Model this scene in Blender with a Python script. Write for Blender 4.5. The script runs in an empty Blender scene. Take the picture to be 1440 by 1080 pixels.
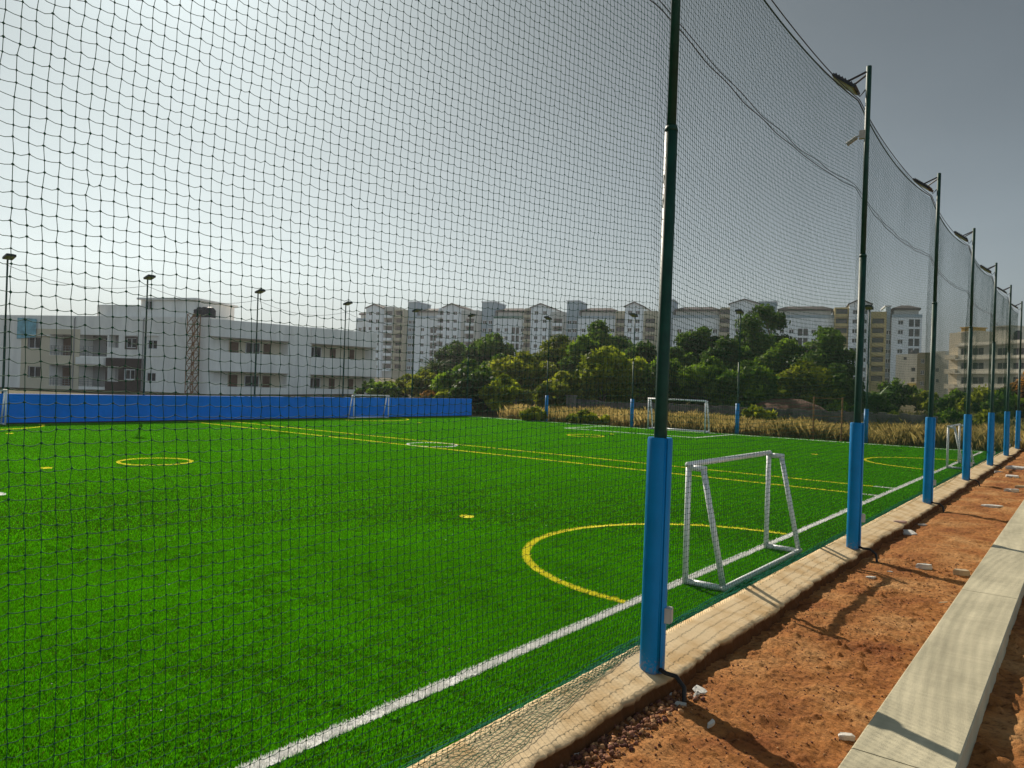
import bpy, math, random
import numpy as np
from mathutils import Matrix, Vector
rng = np.random.default_rng(7); random.seed(7)
S = bpy.context.scene; COL = S.collection
# ------------------------------------------------------------------ camera
F = 1040.97; YAW, PITCH, ROLL = [math.radians(a) for a in (37.9706, 0.1628, 1.9136)]
HC = 1.75
CW = np.array([-math.sin(YAW)*math.cos(PITCH), math.cos(YAW)*math.cos(PITCH), math.sin(PITCH)])
_r = np.array([math.cos(YAW), math.sin(YAW), 0.0]); _u = np.cross(_r, CW)
CR = _r*math.cos(ROLL) + _u*math.sin(ROLL); CU = -_r*math.sin(ROLL) + _u*math.cos(ROLL)
CAM = np.array([0, 0, HC])
def ray(px, py): return CW + (px-720)/F*CR - (py-540)/F*CU
def at(px, py, depth): return CAM + depth*ray(px, py)
def on_z(px, py, z=0.0):
    d = ray(px, py); return CAM + d*((z-HC)/d[2])
def on_y(px, py, y):
    d = ray(px, py); return CAM + d*(y/d[1])
def on_x(px, py, x):
    d = ray(px, py); return CAM + d*(x/d[0])
def foot(px, depth, z=0.0):
    p = at(px, 540 + (px-720)*math.tan(ROLL) + 3, depth); return np.array([p[0], p[1], z])
cam = bpy.data.cameras.new('camera'); camo = bpy.data.objects.new('camera', cam); COL.objects.link(camo)
cam.sensor_width = 36; cam.lens = 36*F/1440; cam.clip_start = 0.05; cam.clip_end = 5000
camo.matrix_world = Matrix(((CR[0], CU[0], -CW[0], 0), (CR[1], CU[1], -CW[1], 0), (CR[2], CU[2], -CW[2], HC), (0, 0, 0, 1)))
S.camera = camo
# ------------------------------------------------------------------ light
SUN_AZ, SUN_EL = math.radians(-63.5), math.radians(34.0)
sd = Vector((math.sin(SUN_AZ)*math.cos(SUN_EL), math.cos(SUN_AZ)*math.cos(SUN_EL), math.sin(SUN_EL)))
w = bpy.data.worlds.new('World'); S.world = w; w.use_nodes = True
nt = w.node_tree; bg = nt.nodes['Background']
sky = nt.nodes.new('ShaderNodeTexSky'); sky.sky_type = 'NISHITA'; sky.sun_disc = False
sky.sun_elevation = SUN_EL; sky.sun_rotation = SUN_AZ
sky.air_density = 1.0; sky.dust_density = 5.5; sky.ozone_density = 1.2; sky.altitude = 0
hs = nt.nodes.new('ShaderNodeHueSaturation'); hs.inputs['Saturation'].default_value = 0.55
gm = nt.nodes.new('ShaderNodeGamma'); gm.inputs['Gamma'].default_value = 0.58
ti = nt.nodes.new('ShaderNodeMix'); ti.data_type = 'RGBA'; ti.blend_type = 'MULTIPLY'; ti.inputs['Factor'].default_value = 1.0; ti.inputs['B'].default_value = (0.845, 1.0, 1.075, 1)
nt.links.new(sky.outputs[0], hs.inputs['Color']); nt.links.new(hs.outputs[0], gm.inputs['Color']); nt.links.new(gm.outputs[0], ti.inputs['A']); 
# pale band of thick air towards the horizon
tcw = nt.nodes.new('ShaderNodeTexCoord'); sx = nt.nodes.new('ShaderNodeSeparateXYZ'); nt.links.new(tcw.outputs['Generated'], sx.inputs[0])
def mth(op, a, b):
    q = nt.nodes.new('ShaderNodeMath'); q.operation = op
    for i_, v_ in enumerate((a, b)):
        if isinstance(v_, (int, float)): q.inputs[i_].default_value = v_
        elif v_ is not None: nt.links.new(v_, q.inputs[i_])
    return q.outputs[0]
zz = mth('ABSOLUTE', sx.outputs['Z'], None); hf = mth('MINIMUM', mth('POWER', mth('SUBTRACT', 1.0, zz), 5.0), 0.5)
hm_ = mth('ADD', mth('MULTIPLY', hf, 1.85), 0.62)
vm = nt.nodes.new('ShaderNodeVectorMath'); vm.operation = 'SCALE'; nt.links.new(ti.outputs['Result'], vm.inputs[0]); nt.links.new(hm_, vm.inputs['Scale'])
# fill: extra sky brightness added opposite the sun to lift the shaded faces
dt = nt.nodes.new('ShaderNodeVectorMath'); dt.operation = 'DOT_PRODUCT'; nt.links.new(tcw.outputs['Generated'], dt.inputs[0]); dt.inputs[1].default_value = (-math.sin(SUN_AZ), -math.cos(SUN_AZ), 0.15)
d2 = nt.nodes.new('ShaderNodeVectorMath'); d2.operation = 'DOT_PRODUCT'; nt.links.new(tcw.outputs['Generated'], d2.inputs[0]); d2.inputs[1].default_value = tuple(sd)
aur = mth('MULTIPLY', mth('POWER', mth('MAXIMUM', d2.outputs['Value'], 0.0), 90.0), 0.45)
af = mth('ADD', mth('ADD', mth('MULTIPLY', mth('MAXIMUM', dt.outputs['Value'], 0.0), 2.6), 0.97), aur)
vm2 = nt.nodes.new('ShaderNodeVectorMath'); vm2.operation = 'SCALE'; nt.links.new(vm.outputs[0], vm2.inputs[0]); cn = nt.nodes.new('ShaderNodeTexNoise'); cn.inputs['Scale'].default_value = 2.6; cn.inputs['Detail'].default_value = 5; cn.inputs['Roughness'].default_value = 0.5
cm = nt.nodes.new('ShaderNodeMapping'); cm.inputs['Scale'].default_value = (1, 1, 3.0); nt.links.new(tcw.outputs['Generated'], cm.inputs['Vector']); nt.links.new(cm.outputs[0], cn.inputs['Vector'])
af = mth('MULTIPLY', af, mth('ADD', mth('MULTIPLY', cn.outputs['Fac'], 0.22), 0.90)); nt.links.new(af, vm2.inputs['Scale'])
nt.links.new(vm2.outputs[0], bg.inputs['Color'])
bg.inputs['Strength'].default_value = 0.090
sl = bpy.data.lights.new('sun', 'SUN'); sl.energy = 5.0; sl.angle = math.radians(0.5); sl.color = (1.0, 0.90, 0.76)
so = bpy.data.objects.new('sun', sl); COL.objects.link(so); so.rotation_euler = sd.to_track_quat('Z', 'Y').to_euler(); so.location = (0, 0, 60)
vs = S.view_settings; vs.view_transform = 'Standard'; vs.look = 'None'; vs.gamma = 1.0; vs.exposure = 0.3
# ------------------------------------------------------------------ materials
def mat(name, col, rough=0.7, noise=0.0, scale=8.0, spec=0.3, metal=0.0, bump=0.0, bscale=40.0, attr=None, transl=0.0, col2=None, detail=6.0, dist=0.02, stretch=None):
    m = bpy.data.materials.new(name); m.use_nodes = True
    n = m.node_tree; b = n.nodes['Principled BSDF']; L = n.links.new
    b.inputs['Roughness'].default_value = rough; b.inputs['Metallic'].default_value = metal
    b.inputs['Specular IOR Level'].default_value = spec
    c4 = (*col, 1); b.inputs['Base Color'].default_value = c4
    src = None
    tc = n.nodes.new('ShaderNodeTexCoord')
    if attr:
        a = n.nodes.new('ShaderNodeAttribute'); a.attribute_name = attr; src = a.outputs['Color']
    if noise or col2:
        t = n.nodes.new('ShaderNodeTexNoise'); t.inputs['Scale'].default_value = scale; t.inputs['Detail'].default_value = detail
        t.inputs['Roughness'].default_value = 0.62
        if stretch:
            mp = n.nodes.new('ShaderNodeMapping'); mp.inputs['Scale'].default_value = stretch; L(tc.outputs['Object'], mp.inputs['Vector']); L(mp.outputs[0], t.inputs['Vector'])
        else: L(tc.outputs['Object'], t.inputs['Vector'])
        ramp = n.nodes.new('ShaderNodeValToRGB'); ramp.color_ramp.elements[0].position = 0.32; ramp.color_ramp.elements[1].position = 0.68
        lo = [max(0, x*(1-noise)) for x in col]; hi = [min(1, x*(1+noise)) for x in col] if not col2 else col2
        ramp.color_ramp.elements[0].color = (*lo, 1); ramp.color_ramp.elements[1].color = (*hi, 1)
        L(t.outputs['Fac'], ramp.inputs['Fac']); src = ramp.outputs['Color']
    if src: L(src, b.inputs['Base Color'])
    if bump:
        t2 = n.nodes.new('ShaderNodeTexNoise'); t2.inputs['Scale'].default_value = bscale; t2.inputs['Detail'].default_value = 5
        L(tc.outputs['Object'], t2.inputs['Vector'])
        bp = n.nodes.new('ShaderNodeBump'); bp.inputs['Strength'].default_value = bump; bp.inputs['Distance'].default_value = dist
        L(t2.outputs['Fac'], bp.inputs['Height']); L(bp.outputs['Normal'], b.inputs['Normal'])
    if transl:
        tr = n.nodes.new('ShaderNodeBsdfTranslucent'); mx = n.nodes.new('ShaderNodeMixShader'); mx.inputs[0].default_value = transl
        if src: L(src, tr.inputs['Color'])
        else: tr.inputs['Color'].default_value = c4
        out = n.nodes['Material Output']
        L(b.outputs[0], mx.inputs[1]); L(tr.outputs[0], mx.inputs[2]); L(mx.outputs[0], out.inputs['Surface'])
    return m
M = dict(
 pole=mat('green paint', (0.006, 0.045, 0.028), 0.5, 0.25, 12, 0.22),
 pad=mat('blue vinyl padding', (0.0005, 0.19, 0.47), 0.45, 0.10, 5, 0.18, bump=0.3, bscale=7),
 bluewall=mat('blue sheeting', (0.0005, 0.20, 0.80), 0.6, 0.14, 1.2, 0.08, bump=0.2, bscale=3),
 white=mat('white tube paint', (0.74, 0.75, 0.76), 0.4, 0.06, 14, 0.45),
 grey=mat('grey plastic', (0.42, 0.40, 0.36), 0.5, 0.1, 20),
 dark=mat('dark metal', (0.02, 0.022, 0.024), 0.45, 0.2, 20, 0.4),
 led=mat('lamp face', (0.30, 0.27, 0.10), 0.35, 0.2, 60, 0.5),
 black=mat('black rubber', (0.012, 0.012, 0.013), 0.5, 0.2, 30, 0.4),
 cord=mat('net cord', (0.010, 0.068, 0.032), 0.8, 0, 1, 0.1),
 hem=mat('net hem cord', (0.006, 0.13, 0.075), 0.8, 0.2, 40, 0.1),
 concrete=mat('concrete', (0.36, 0.33, 0.25), 0.85, 0.16, 3.2, 0.2, bump=0.25, bscale=90, dist=0.004),
 chip=mat('white rubble', (0.60, 0.58, 0.53), 0.8, 0.18, 9, 0.2, bump=0.3, bscale=60, dist=0.004),
 tan=mat('tan rubble', (0.46, 0.38, 0.26), 0.85, 0.2, 9, 0.2, bump=0.3, bscale=60, dist=0.004),
 pink=mat('pink tile', (0.42, 0.27, 0.22), 0.7, 0.2, 9),
 plaster=mat('white plaster', (0.82, 0.79, 0.74), 0.85, 0.11, 1.1, 0.2, bump=0.05, bscale=3, stretch=(1, 1, .18)),
 cream=mat('cream plaster', (0.60, 0.53, 0.40), 0.85, 0.08, 0.4, 0.2),
 plinth=mat('dark brown cladding', (0.045, 0.032, 0.030), 0.7, 0.25, 2.0),
 glass=mat('window glass', (0.022, 0.026, 0.03), 0.2, 0.4, 0.5, 0.25),
 wframe=mat('window frame', (0.62, 0.62, 0.62), 0.5),
 dframe=mat('brown window trim', (0.10, 0.075, 0.07), 0.6),
 wood=mat('brown door', (0.095, 0.05, 0.03), 0.6, 0.25, 3),
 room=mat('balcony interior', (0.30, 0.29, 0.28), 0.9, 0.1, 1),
 rust=mat('rusty steel', (0.23, 0.11, 0.04), 0.8, 0.4, 5),
 rail=mat('railing', (0.25, 0.25, 0.25), 0.5),
 aptw=mat('pale apartment paint', (0.83, 0.86, 0.88), 0.9, 0.10, 0.5, stretch=(1, 1, .15)),
 apty=mat('yellow apartment paint', (0.46, 0.41, 0.28), 0.9, 0.1, 0.2),
 aptc=mat('cream apartment paint', (0.50, 0.485, 0.44), 0.9, 0.1, 0.2),
 aptk=mat('ochre apartment paint', (0.48, 0.37, 0.14), 0.9, 0.1, 0.2),
 aptb=mat('grey blue apartment paint', (0.33, 0.42, 0.48), 0.9, 0.08, 0.2),
 roof=mat('dark roof tile', (0.045, 0.036, 0.034), 0.85, 0.2, 0.8),
 terr=mat('terrace shade cloth', (0.08, 0.2, 0.17), 0.8),
 olive=mat('olive paint', (0.15, 0.125, 0.05), 0.85, 0.1, 0.5),
 yel=mat('bright yellow paint', (0.55, 0.40, 0.04), 0.8, 0.1, 0.5),
 beige=mat('beige plaster', (0.54, 0.51, 0.42), 0.9, 0.14, 0.9, stretch=(1, 1, .2)),
 orange=mat('ochre paint', (0.55, 0.33, 0.06), 0.8, 0.15, 1),
 tank=mat('black tank', (0.02, 0.022, 0.028), 0.5, 0.2, 3),
 cyan=mat('turquoise banner', (0.16, 0.38, 0.46), 0.6, 0.35, 1.6),
 stone=mat('grey stone wall', (0.13, 0.125, 0.115), 0.95, 0.45, 2.2, 0.1, bump=0.6, bscale=5, dist=0.08),
 bark=mat('bark', (0.09, 0.065, 0.045), 0.9, 0.3, 4, bump=0.4, bscale=8),
 leaf=mat('leaf', (0.06, 0.1, 0.03), 0.55, attr='col', transl=0.52, spec=0.08),
 blade=mat('turf blade', (0.03, 0.12, 0.01), 0.7, attr='col', transl=0.5, spec=0.03),
 dry=mat('dry grass blade', (0.4, 0.3, 0.1), 0.7, attr='col', transl=0.5, spec=0.15),
 mound=mat('red earth', (0.10, 0.05, 0.03), 0.95, 0.3, 1.5, bump=0.6, bscale=4, dist=0.1),
 rock=mat('loose stone', (0.16, 0.075, 0.05), 0.9, attr='col', bump=0.4, bscale=60, dist=0.005),
)
pm_ = M['pad']; n_ = pm_.node_tree; b_ = n_.nodes['Principled BSDF']; src_ = b_.inputs['Base Color'].links[0].from_socket
tc_ = n_.nodes.new('ShaderNodeTexCoord'); sp_ = n_.nodes.new('ShaderNodeSeparateXYZ'); n_.links.new(tc_.outputs['Object'], sp_.inputs[0])
mr_ = n_.nodes.new('ShaderNodeMapRange'); mr_.inputs['From Min'].default_value = 0.0; mr_.inputs['From Max'].default_value = 0.18; mr_.inputs['To Min'].default_value = 0.24; mr_.inputs['To Max'].default_value = -0.12
n_.links.new(sp_.outputs['Z'], mr_.inputs['Value'])
tn_ = n_.nodes.new('ShaderNodeTexNoise'); tn_.inputs['Scale'].default_value = 60; tn_.inputs['Detail'].default_value = 6; n_.links.new(tc_.outputs['Object'], tn_.inputs['Vector'])
ad_ = n_.nodes.new('ShaderNodeMath'); ad_.operation = 'ADD'; n_.links.new(mr_.outputs[0], ad_.inputs[0]); n_.links.new(tn_.outputs['Fac'], ad_.inputs[1])
rp_ = n_.nodes.new('ShaderNodeValToRGB'); rp_.color_ramp.elements[0].position = 0.62; rp_.color_ramp.elements[0].color = (0, 0, 0, 1); rp_.color_ramp.elements[1].position = 0.85; rp_.color_ramp.elements[1].color = (.5, .5, .5, 1)
n_.links.new(ad_.outputs[0], rp_.inputs['Fac'])
mx_ = n_.nodes.new('ShaderNodeMix'); mx_.data_type = 'RGBA'; mx_.inputs['B'].default_value = (0.30, 0.16, 0.07, 1)
n_.links.new(rp_.outputs['Color'], mx_.inputs['Factor']); n_.links.new(src_, mx_.inputs['A']); n_.links.new(mx_.outputs['Result'], b_.inputs['Base Color'])
# ------------------------------------------------------------------ mesh helpers
class MB:
    def __init__(s): s.v = []; s.f = []; s.m = []; s.n = 0
    def add(s, verts, faces, mi=0):
        o = s.n; s.v.extend([tuple(map(float, p)) for p in verts]); s.n += len(verts)
        s.f.extend([tuple(o+i for i in f) for f in faces]); s.m.extend([mi]*len(faces)); return s
    def box(s, lo, hi, mi=0, mtx=None):
        x0, y0, z0 = lo; x1, y1, z1 = hi
        v = [(x0,y0,z0),(x1,y0,z0),(x1,y1,z0),(x0,y1,z0),(x0,y0,z1),(x1,y0,z1),(x1,y1,z1),(x0,y1,z1)]
        if mtx is not None: v = [tuple(mtx @ Vector(p)) for p in v]
        return s.add(v, [(0,3,2,1),(4,5,6,7),(0,1,5,4),(1,2,6,5),(2,3,7,6),(3,0,4,7)], mi)
    def tube(s, pts, rad, n=10, mi=0, caps=True):
        P = [Vector(p) for p in pts]; k = len(P)
        R_ = rad if isinstance(rad, (list, tuple)) else [rad]*k
        ref = None; vs = []
        for i in range(k):
            t = (P[min(i+1, k-1)] - P[max(i-1, 0)])
            if t.length < 1e-9: t = Vector((0, 0, 1))
            t.normalize()
            if ref is None:
                ref = Vector((1, 0, 0)) if abs(t.x) < 0.8 else Vector((0, 1, 0))
            a = (ref - t*ref.dot(t)).normalized(); ref = a; b = t.cross(a)
            for j in range(n):
                th = 2*math.pi*j/n; vs.append(P[i] + (a*math.cos(th) + b*math.sin(th))*R_[i])
        fs = [(i*n+j, i*n+(j+1) % n, (i+1)*n+(j+1) % n, (i+1)*n+j) for i in range(k-1) for j in range(n)]
        if caps: fs += [tuple(range(n-1, -1, -1)), tuple((k-1)*n+j for j in range(n))]
        return s.add(vs, fs, mi)
    def prism(s, poly, z0, z1, mi=0):
        n = len(poly); v = [(x, y, z0) for x, y in poly] + [(x, y, z1) for x, y in poly]
        return s.add(v, [tuple(range(n-1, -1, -1)), tuple(range(n, 2*n))] + [(i, (i+1) % n, n+(i+1) % n, n+i) for i in range(n)], mi)
    def mesh(s, name, mats, smooth=False):
        me = bpy.data.meshes.new(name); me.from_pydata(s.v, [], s.f)
        for m in (mats if isinstance(mats, (list, tuple)) else [mats]): me.materials.append(m)
        if len(set(s.m)) > 1: me.polygons.foreach_set('material_index', s.m)
        if smooth: me.polygons.foreach_set('use_smooth', [True]*len(s.f))
        me.update(); return me
    def build(s, name, mats, parent=None, smooth=False):
        return link(name, s.mesh(name, mats, smooth), parent)
def link(name, data, parent=None):
    o = bpy.data.objects.new(name, data); COL.objects.link(o)
    if parent is not None: o.parent = parent
    return o
def big_mesh(name, verts, faces, m, cols=None, smooth=False):
    """numpy verts (n,3), faces (k,3|4), point colours"""
    me = bpy.data.meshes.new(name); k, q = faces.shape
    me.vertices.add(len(verts)); me.vertices.foreach_set('co', np.asarray(verts, np.float32).ravel())
    me.loops.add(k*q); me.loops.foreach_set('vertex_index', np.asarray(faces, np.int32).ravel())
    me.polygons.add(k); me.polygons.foreach_set('loop_start', np.arange(0, k*q, q, dtype=np.int32))
    try: me.polygons.foreach_set('loop_total', np.full(k, q, np.int32))
    except Exception: pass
    me.materials.append(m)
    if cols is not None:
        a = me.attributes.new('col', 'FLOAT_COLOR', 'POINT')
        a.data.foreach_set('color', np.concatenate([cols, np.ones((len(cols), 1))], 1).astype(np.float32).ravel())
    if smooth: me.polygons.foreach_set('use_smooth', np.ones(k, bool))
    me.update(calc_edges=True); return me
def tag(o, label=None, cat=None, group=None, kind=None):
    if label: o['label'] = label
    if cat: o['category'] = cat
    if group: o['group'] = group
    if kind: o['kind'] = kind
    return o
def thing(name, label, cat, loc=(0, 0, 0), rz=0.0, group=None):
    o = bpy.data.objects.new(name, None); COL.objects.link(o); o.location = loc; o.rotation_euler = (0, 0, rz)
    o.empty_display_size = 0.2
    return tag(o, label, cat, group)
def copy_tree(o, parent=None):
    c = o.copy(); COL.objects.link(c)
    if parent is not None: c.parent = parent
    for ch in [x for x in o.children]: copy_tree(ch, c)
    return c
def hash2(ix, iy, seed):
    h = (ix.astype(np.int64)*374761393 + iy.astype(np.int64)*668265263 + seed*974711) & 0x7fffffff
    h = ((h ^ (h >> 13))*1274126177) & 0x7fffffff
    return ((h ^ (h >> 16)) & 0xffff)/65535.0
def vnoise(x, y, s=1.0, seed=0):
    x = np.asarray(x)/s; y = np.asarray(y)/s
    ix = np.floor(x); iy = np.floor(y); fx = x-ix; fy = y-iy
    fx = fx*fx*(3-2*fx); fy = fy*fy*(3-2*fy)
    a = hash2(ix, iy, seed); b = hash2(ix+1, iy, seed); c = hash2(ix, iy+1, seed); d = hash2(ix+1, iy+1, seed)
    return (a*(1-fx)+b*fx)*(1-fy)+(c*(1-fx)+d*fx)*fy
def fbm(x, y, s=1.0, seed=0, o=4):
    r = 0; a = 0.5; t = 0
    for i in range(o): r = r + a*vnoise(x, y, s/2**i, seed+i*17); t += a; a *= 0.55
    return r/t
def grid(xs, ys, zf):
    X, Y = np.meshgrid(xs, ys); Z = zf(X, Y); n = len(xs); k = len(ys)
    V = np.stack([X, Y, Z], -1).reshape(-1, 3)
    i = np.arange(k-1)[:, None]*n + np.arange(n-1)[None, :]; i = i.ravel()
    return V, np.stack([i, i+1, i+n+1, i+n], 1)
# ------------------------------------------------------------------ ground
XS, XW, YE, XC = -2.91, -27.09, 30.48, -14.9      # sideline, blue wall, end line, pitch centre
Y1, Y2, YM = 14.53, 15.96, 15.24
KI, KO, KZI, KZO = -2.17, -1.86, 0.17, 0.11        # kerb inner / outer edge and their heights
def dirt_material():
    m = bpy.data.materials.new('red dirt'); m.use_nodes = True; n = m.node_tree; L = n.links.new; b = n.nodes['Principled BSDF']
    b.inputs['Roughness'].default_value = 0.95; b.inputs['Specular IOR Level'].default_value = 0.12
    tc = n.nodes.new('ShaderNodeTexCoord')
    def noise(sc, d=8, r=0.65):
        t = n.nodes.new('ShaderNodeTexNoise'); t.inputs['Scale'].default_value = sc; t.inputs['Detail'].default_value = d; t.inputs['Roughness'].default_value = r
        L(tc.outputs['Object'], t.inputs['Vector']); return t.outputs['Fac']
    def ramp(f, stops):
        r = n.nodes.new('ShaderNodeValToRGB'); e = r.color_ramp.elements
        while len(e) < len(stops): e.new(0.5)
        for k, (p, c) in enumerate(stops): e[k].position = p; e[k].color = (*c, 1)
        L(f, r.inputs['Fac']); return r.outputs['Color']
    big = ramp(noise(1.3), [(0.34, (0.23, 0.080, 0.027)), (0.50, (0.37, 0.158, 0.050)), (0.70, (0.49, 0.275, 0.115))])
    fine = ramp(noise(28), [(0.32, (0.32, 0.28, 0.26)), (0.47, (0.92, 0.92, 0.92)), (0.70, (1.25, 1.2, 1.1))])
    mx = n.nodes.new('ShaderNodeMix'); mx.data_type = 'RGBA'; mx.blend_type = 'MULTIPLY'; mx.inputs['Factor'].default_value = 1.0
    L(big, mx.inputs['A']); L(fine, mx.inputs['B']); L(mx.outputs['Result'], b.inputs['Base Color'])
    bp = n.nodes.new('ShaderNodeBump'); bp.inputs['Strength'].default_value = 0.8; bp.inputs['Distance'].default_value = 0.02
    L(noise(60, 6, 0.7), bp.inputs['Height']); L(bp.outputs['Normal'], b.inputs['Normal'])
    return m
DIRT = dirt_material()
scrub = mat('scrub ground', (0.06, 0.055, 0.022), 0.95, 0.4, 0.35, 0.1, col2=(0.12, 0.10, 0.045), bump=0.5, bscale=3, dist=0.1)
def scrub_z(X, Y):
    d = np.clip((Y-33)/40, 0, 1); z = -0.06 + 0.9*d*d
    z = z + np.where(X < -28, 0, 0)
    dd = np.clip((np.hypot(X, Y)-120)/200, 0, 1)
    return z + 3*dd + 0.15*(fbm(X, Y, 6, 3)-0.5)*np.clip((Y-33)/6, 0, 1)
xs = np.concatenate([np.linspace(-1250, -140, 16), np.linspace(-120, 80, 90), np.linspace(100, 1250, 16)])
ys = np.concatenate([np.linspace(-1250, -30, 14), np.linspace(-20, 110, 90), np.linspace(125, 420, 20), np.linspace(500, 1250, 8)])
V, Fq = grid(xs, ys, scrub_z); V[:, 2] -= 0.12*(V[:, 1] < 34)
tag(link('ground', big_mesh('ground', V, Fq, scrub, smooth=True)), kind='structure')
# turf base
def turf_material():
    m = bpy.data.materials.new('turf infill'); m.use_nodes = True; n = m.node_tree; L = n.links.new; b = n.nodes['Principled BSDF']
    b.inputs['Roughness'].default_value = 0.95; b.inputs['Specular IOR Level'].default_value = 0.0
    tc = n.nodes.new('ShaderNodeTexCoord')
    mp = n.nodes.new('ShaderNodeMapping'); L(tc.outputs['Object'], mp.inputs['Vector'])
    def noise(sc, d=6):
        t = n.nodes.new('ShaderNodeTexNoise'); t.inputs['Scale'].default_value = sc; t.inputs['Detail'].default_value = d; t.inputs['Roughness'].default_value = 0.65
        L(mp.outputs[0], t.inputs['Vector']); return t.outputs['Fac']
    def ramp(f, stops):
        r = n.nodes.new('ShaderNodeValToRGB'); e = r.color_ramp.elements
        while len(e) < len(stops): e.new(0.5)
        for k, (p, c) in enumerate(stops): e[k].position = p; e[k].color = (*c, 1)
        L(f, r.inputs['Fac']); return r.outputs['Color']
    big = ramp(noise(0.5, 8), [(0.3, (0.020, 0.085, 0.002)), (0.7, (0.038, 0.13, 0.003))])
    fine = ramp(noise(90, 4), [(0.3, (0.15, 0.2, 0.15)), (0.7, (1.5, 1.5, 1.5))])
    mx = n.nodes.new('ShaderNodeMix'); mx.data_type = 'RGBA'; mx.blend_type = 'MULTIPLY'; mx.inputs['Factor'].default_value = 1.0
    L(big, mx.inputs['A']); L(fine, mx.inputs['B']); L(mx.outputs['Result'], b.inputs['Base Color'])
    bp = n.nodes.new('ShaderNodeBump'); bp.inputs['Strength'].default_value = 0.6; bp.inputs['Distance'].default_value = 0.02
    L(noise(120, 3), bp.inputs['Height']); L(bp.outputs['Normal'], b.inputs['Normal'])
    return m
tb = MB(); tb.add([(XW+0.02, -8, 0), (KI-0.005, -8, 0), (KI-0.005, YE+0.55, 0), (XW+0.02, YE+0.55, 0)], [(0, 1, 2, 3)])
tag(tb.build('turf', turf_material()), kind='structure')
# --------- markings: mask function and list of shapes
MK = []   # (colour, test(x,y), polygon strip verts)
WH, YL = (0.80, 0.80, 0.77), (0.78, 0.72, 0.05)
def seg(c, a, b, wd): MK.append((c, 'seg', np.array(a, float), np.array(b, float), wd))
def arc(c, ctr, r, a0, a1, wd): MK.append((c, 'arc', np.array(ctr, float), r, a0, a1, wd))
LW = 0.075
seg(WH, (XS, -6), (XS, YE), 0.085)
seg(WH, (XW+0.35, YE), (XS, YE), LW)
for y in (Y1, Y2):
    seg(YL, (XW+0.35, y), (XS-0.42, y), 0.06); seg(WH, (XS-0.42, y), (XS-0.05, y), 0.06)
DR = 2.05
for yc in (7.45, 23.1):
    arc(YL, (XS-0.045, yc), DR, math.pi/2, 3*math.pi/2, LW); arc(YL, (XW+0.35, yc), DR, -math.pi/2, math.pi/2, LW)
for yc in (7.3, 23.3): arc(YL, (XC+0.25, yc), 0.66, 0, 2*math.pi, 0.06)
arc(WH, (XC+0.2, YM), 0.70, 0, 2*math.pi, 0.06)
for s, ya, yb in ((1, 3.8, -6), (-1, 26.7, YE)):
    seg(WH, (XC-3.0, ya), (XC+3.05, ya), LW); seg(WH, (XC+3.05, ya), (XC+3.05, yb), LW); seg(WH, (XC-3.0, ya), (XC-3.0, yb), LW)
for p in ((-6.45, 7.39), (XC+0.25, 5.34), (-23.1, 7.5), (XC+0.25, 25.2), (-6.45, 23.1), (-23.1, 23.1)): arc(YL, p, 0.045, 0, 2*math.pi, 0.10)
def mk_mask(k, x, y):
    c = k
    if c[1] == 'seg':
        a, b, wd = c[2:]; d = b-a; l = np.hypot(*d); d = d/l
        t = (x-a[0])*d[0]+(y-a[1])*d[1]; s = -(x-a[0])*d[1]+(y-a[1])*d[0]
        return (t > 0) & (t < l) & (np.abs(s) < wd/2)
    ctr, r, a0, a1, wd = c[2:]
    dx, dy = x-ctr[0], y-ctr[1]; rr = np.hypot(dx, dy); th = np.arctan2(dy, dx)
    th = np.where(th < a0, th+2*math.pi, th)
    return (np.abs(rr-r) < wd/2) & (th >= a0) & (th <= a1)
# blades: density falls with distance
def blades(n, x0, x1, y0, y1, keep):
    x = rng.uniform(x0, x1, n); y = rng.uniform(y0, y1, n)
    d = np.hypot(x, y); k = rng.random(n) < keep(d); return x[k], y[k]
def view_ok(x, y):
    az = np.degrees(np.arctan2(-x, y)); return (az > -2) & (az < 112)
parts = [blades(3200000, -9.5, KI-0.01, -2.0, 9.5, lambda d: np.clip((9.5-d)/3.5, 0, 1)),
         blades(1200000, -20, KI-0.01, -2.0, 20, lambda d: np.clip((22-d)/8, 0, 1)*(d > 6.5)),
         blades(1600000, XW+0.05, KI-0.01, -2.0, YE+0.5, lambda d: np.clip((d-11)/7, 0, 1))]
bx = np.concatenate([p[0] for p in parts]); by = np.concatenate([p[1] for p in parts])
k = view_ok(bx, by); bx, by = bx[k], by[k]
worn = fbm(bx*1.0+by*0.3, by*1.8, 0.15, 41, 4); big = fbm(bx, by, 1.3, 9, 3)
thin = (worn*0.62+big*0.38)
wearfac = np.clip((thin-0.55)/0.14, 0, 1)                     # worn spots: short sparse blades
wearfac *= np.clip(1-(np.hypot(bx, by)-9)/7, 0, 1); k = rng.random(len(bx)) > wearfac*0.5; bx, by, wearfac = bx[k], by[k], wearfac[k]
nB = len(bx); dist = np.hypot(bx, by)
which = np.full(nB, -1)
for i, c in enumerate(MK): which[mk_mask(c, bx+rng.normal(0, .006, nB), by+rng.normal(0, .006, nB))] = i
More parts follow.
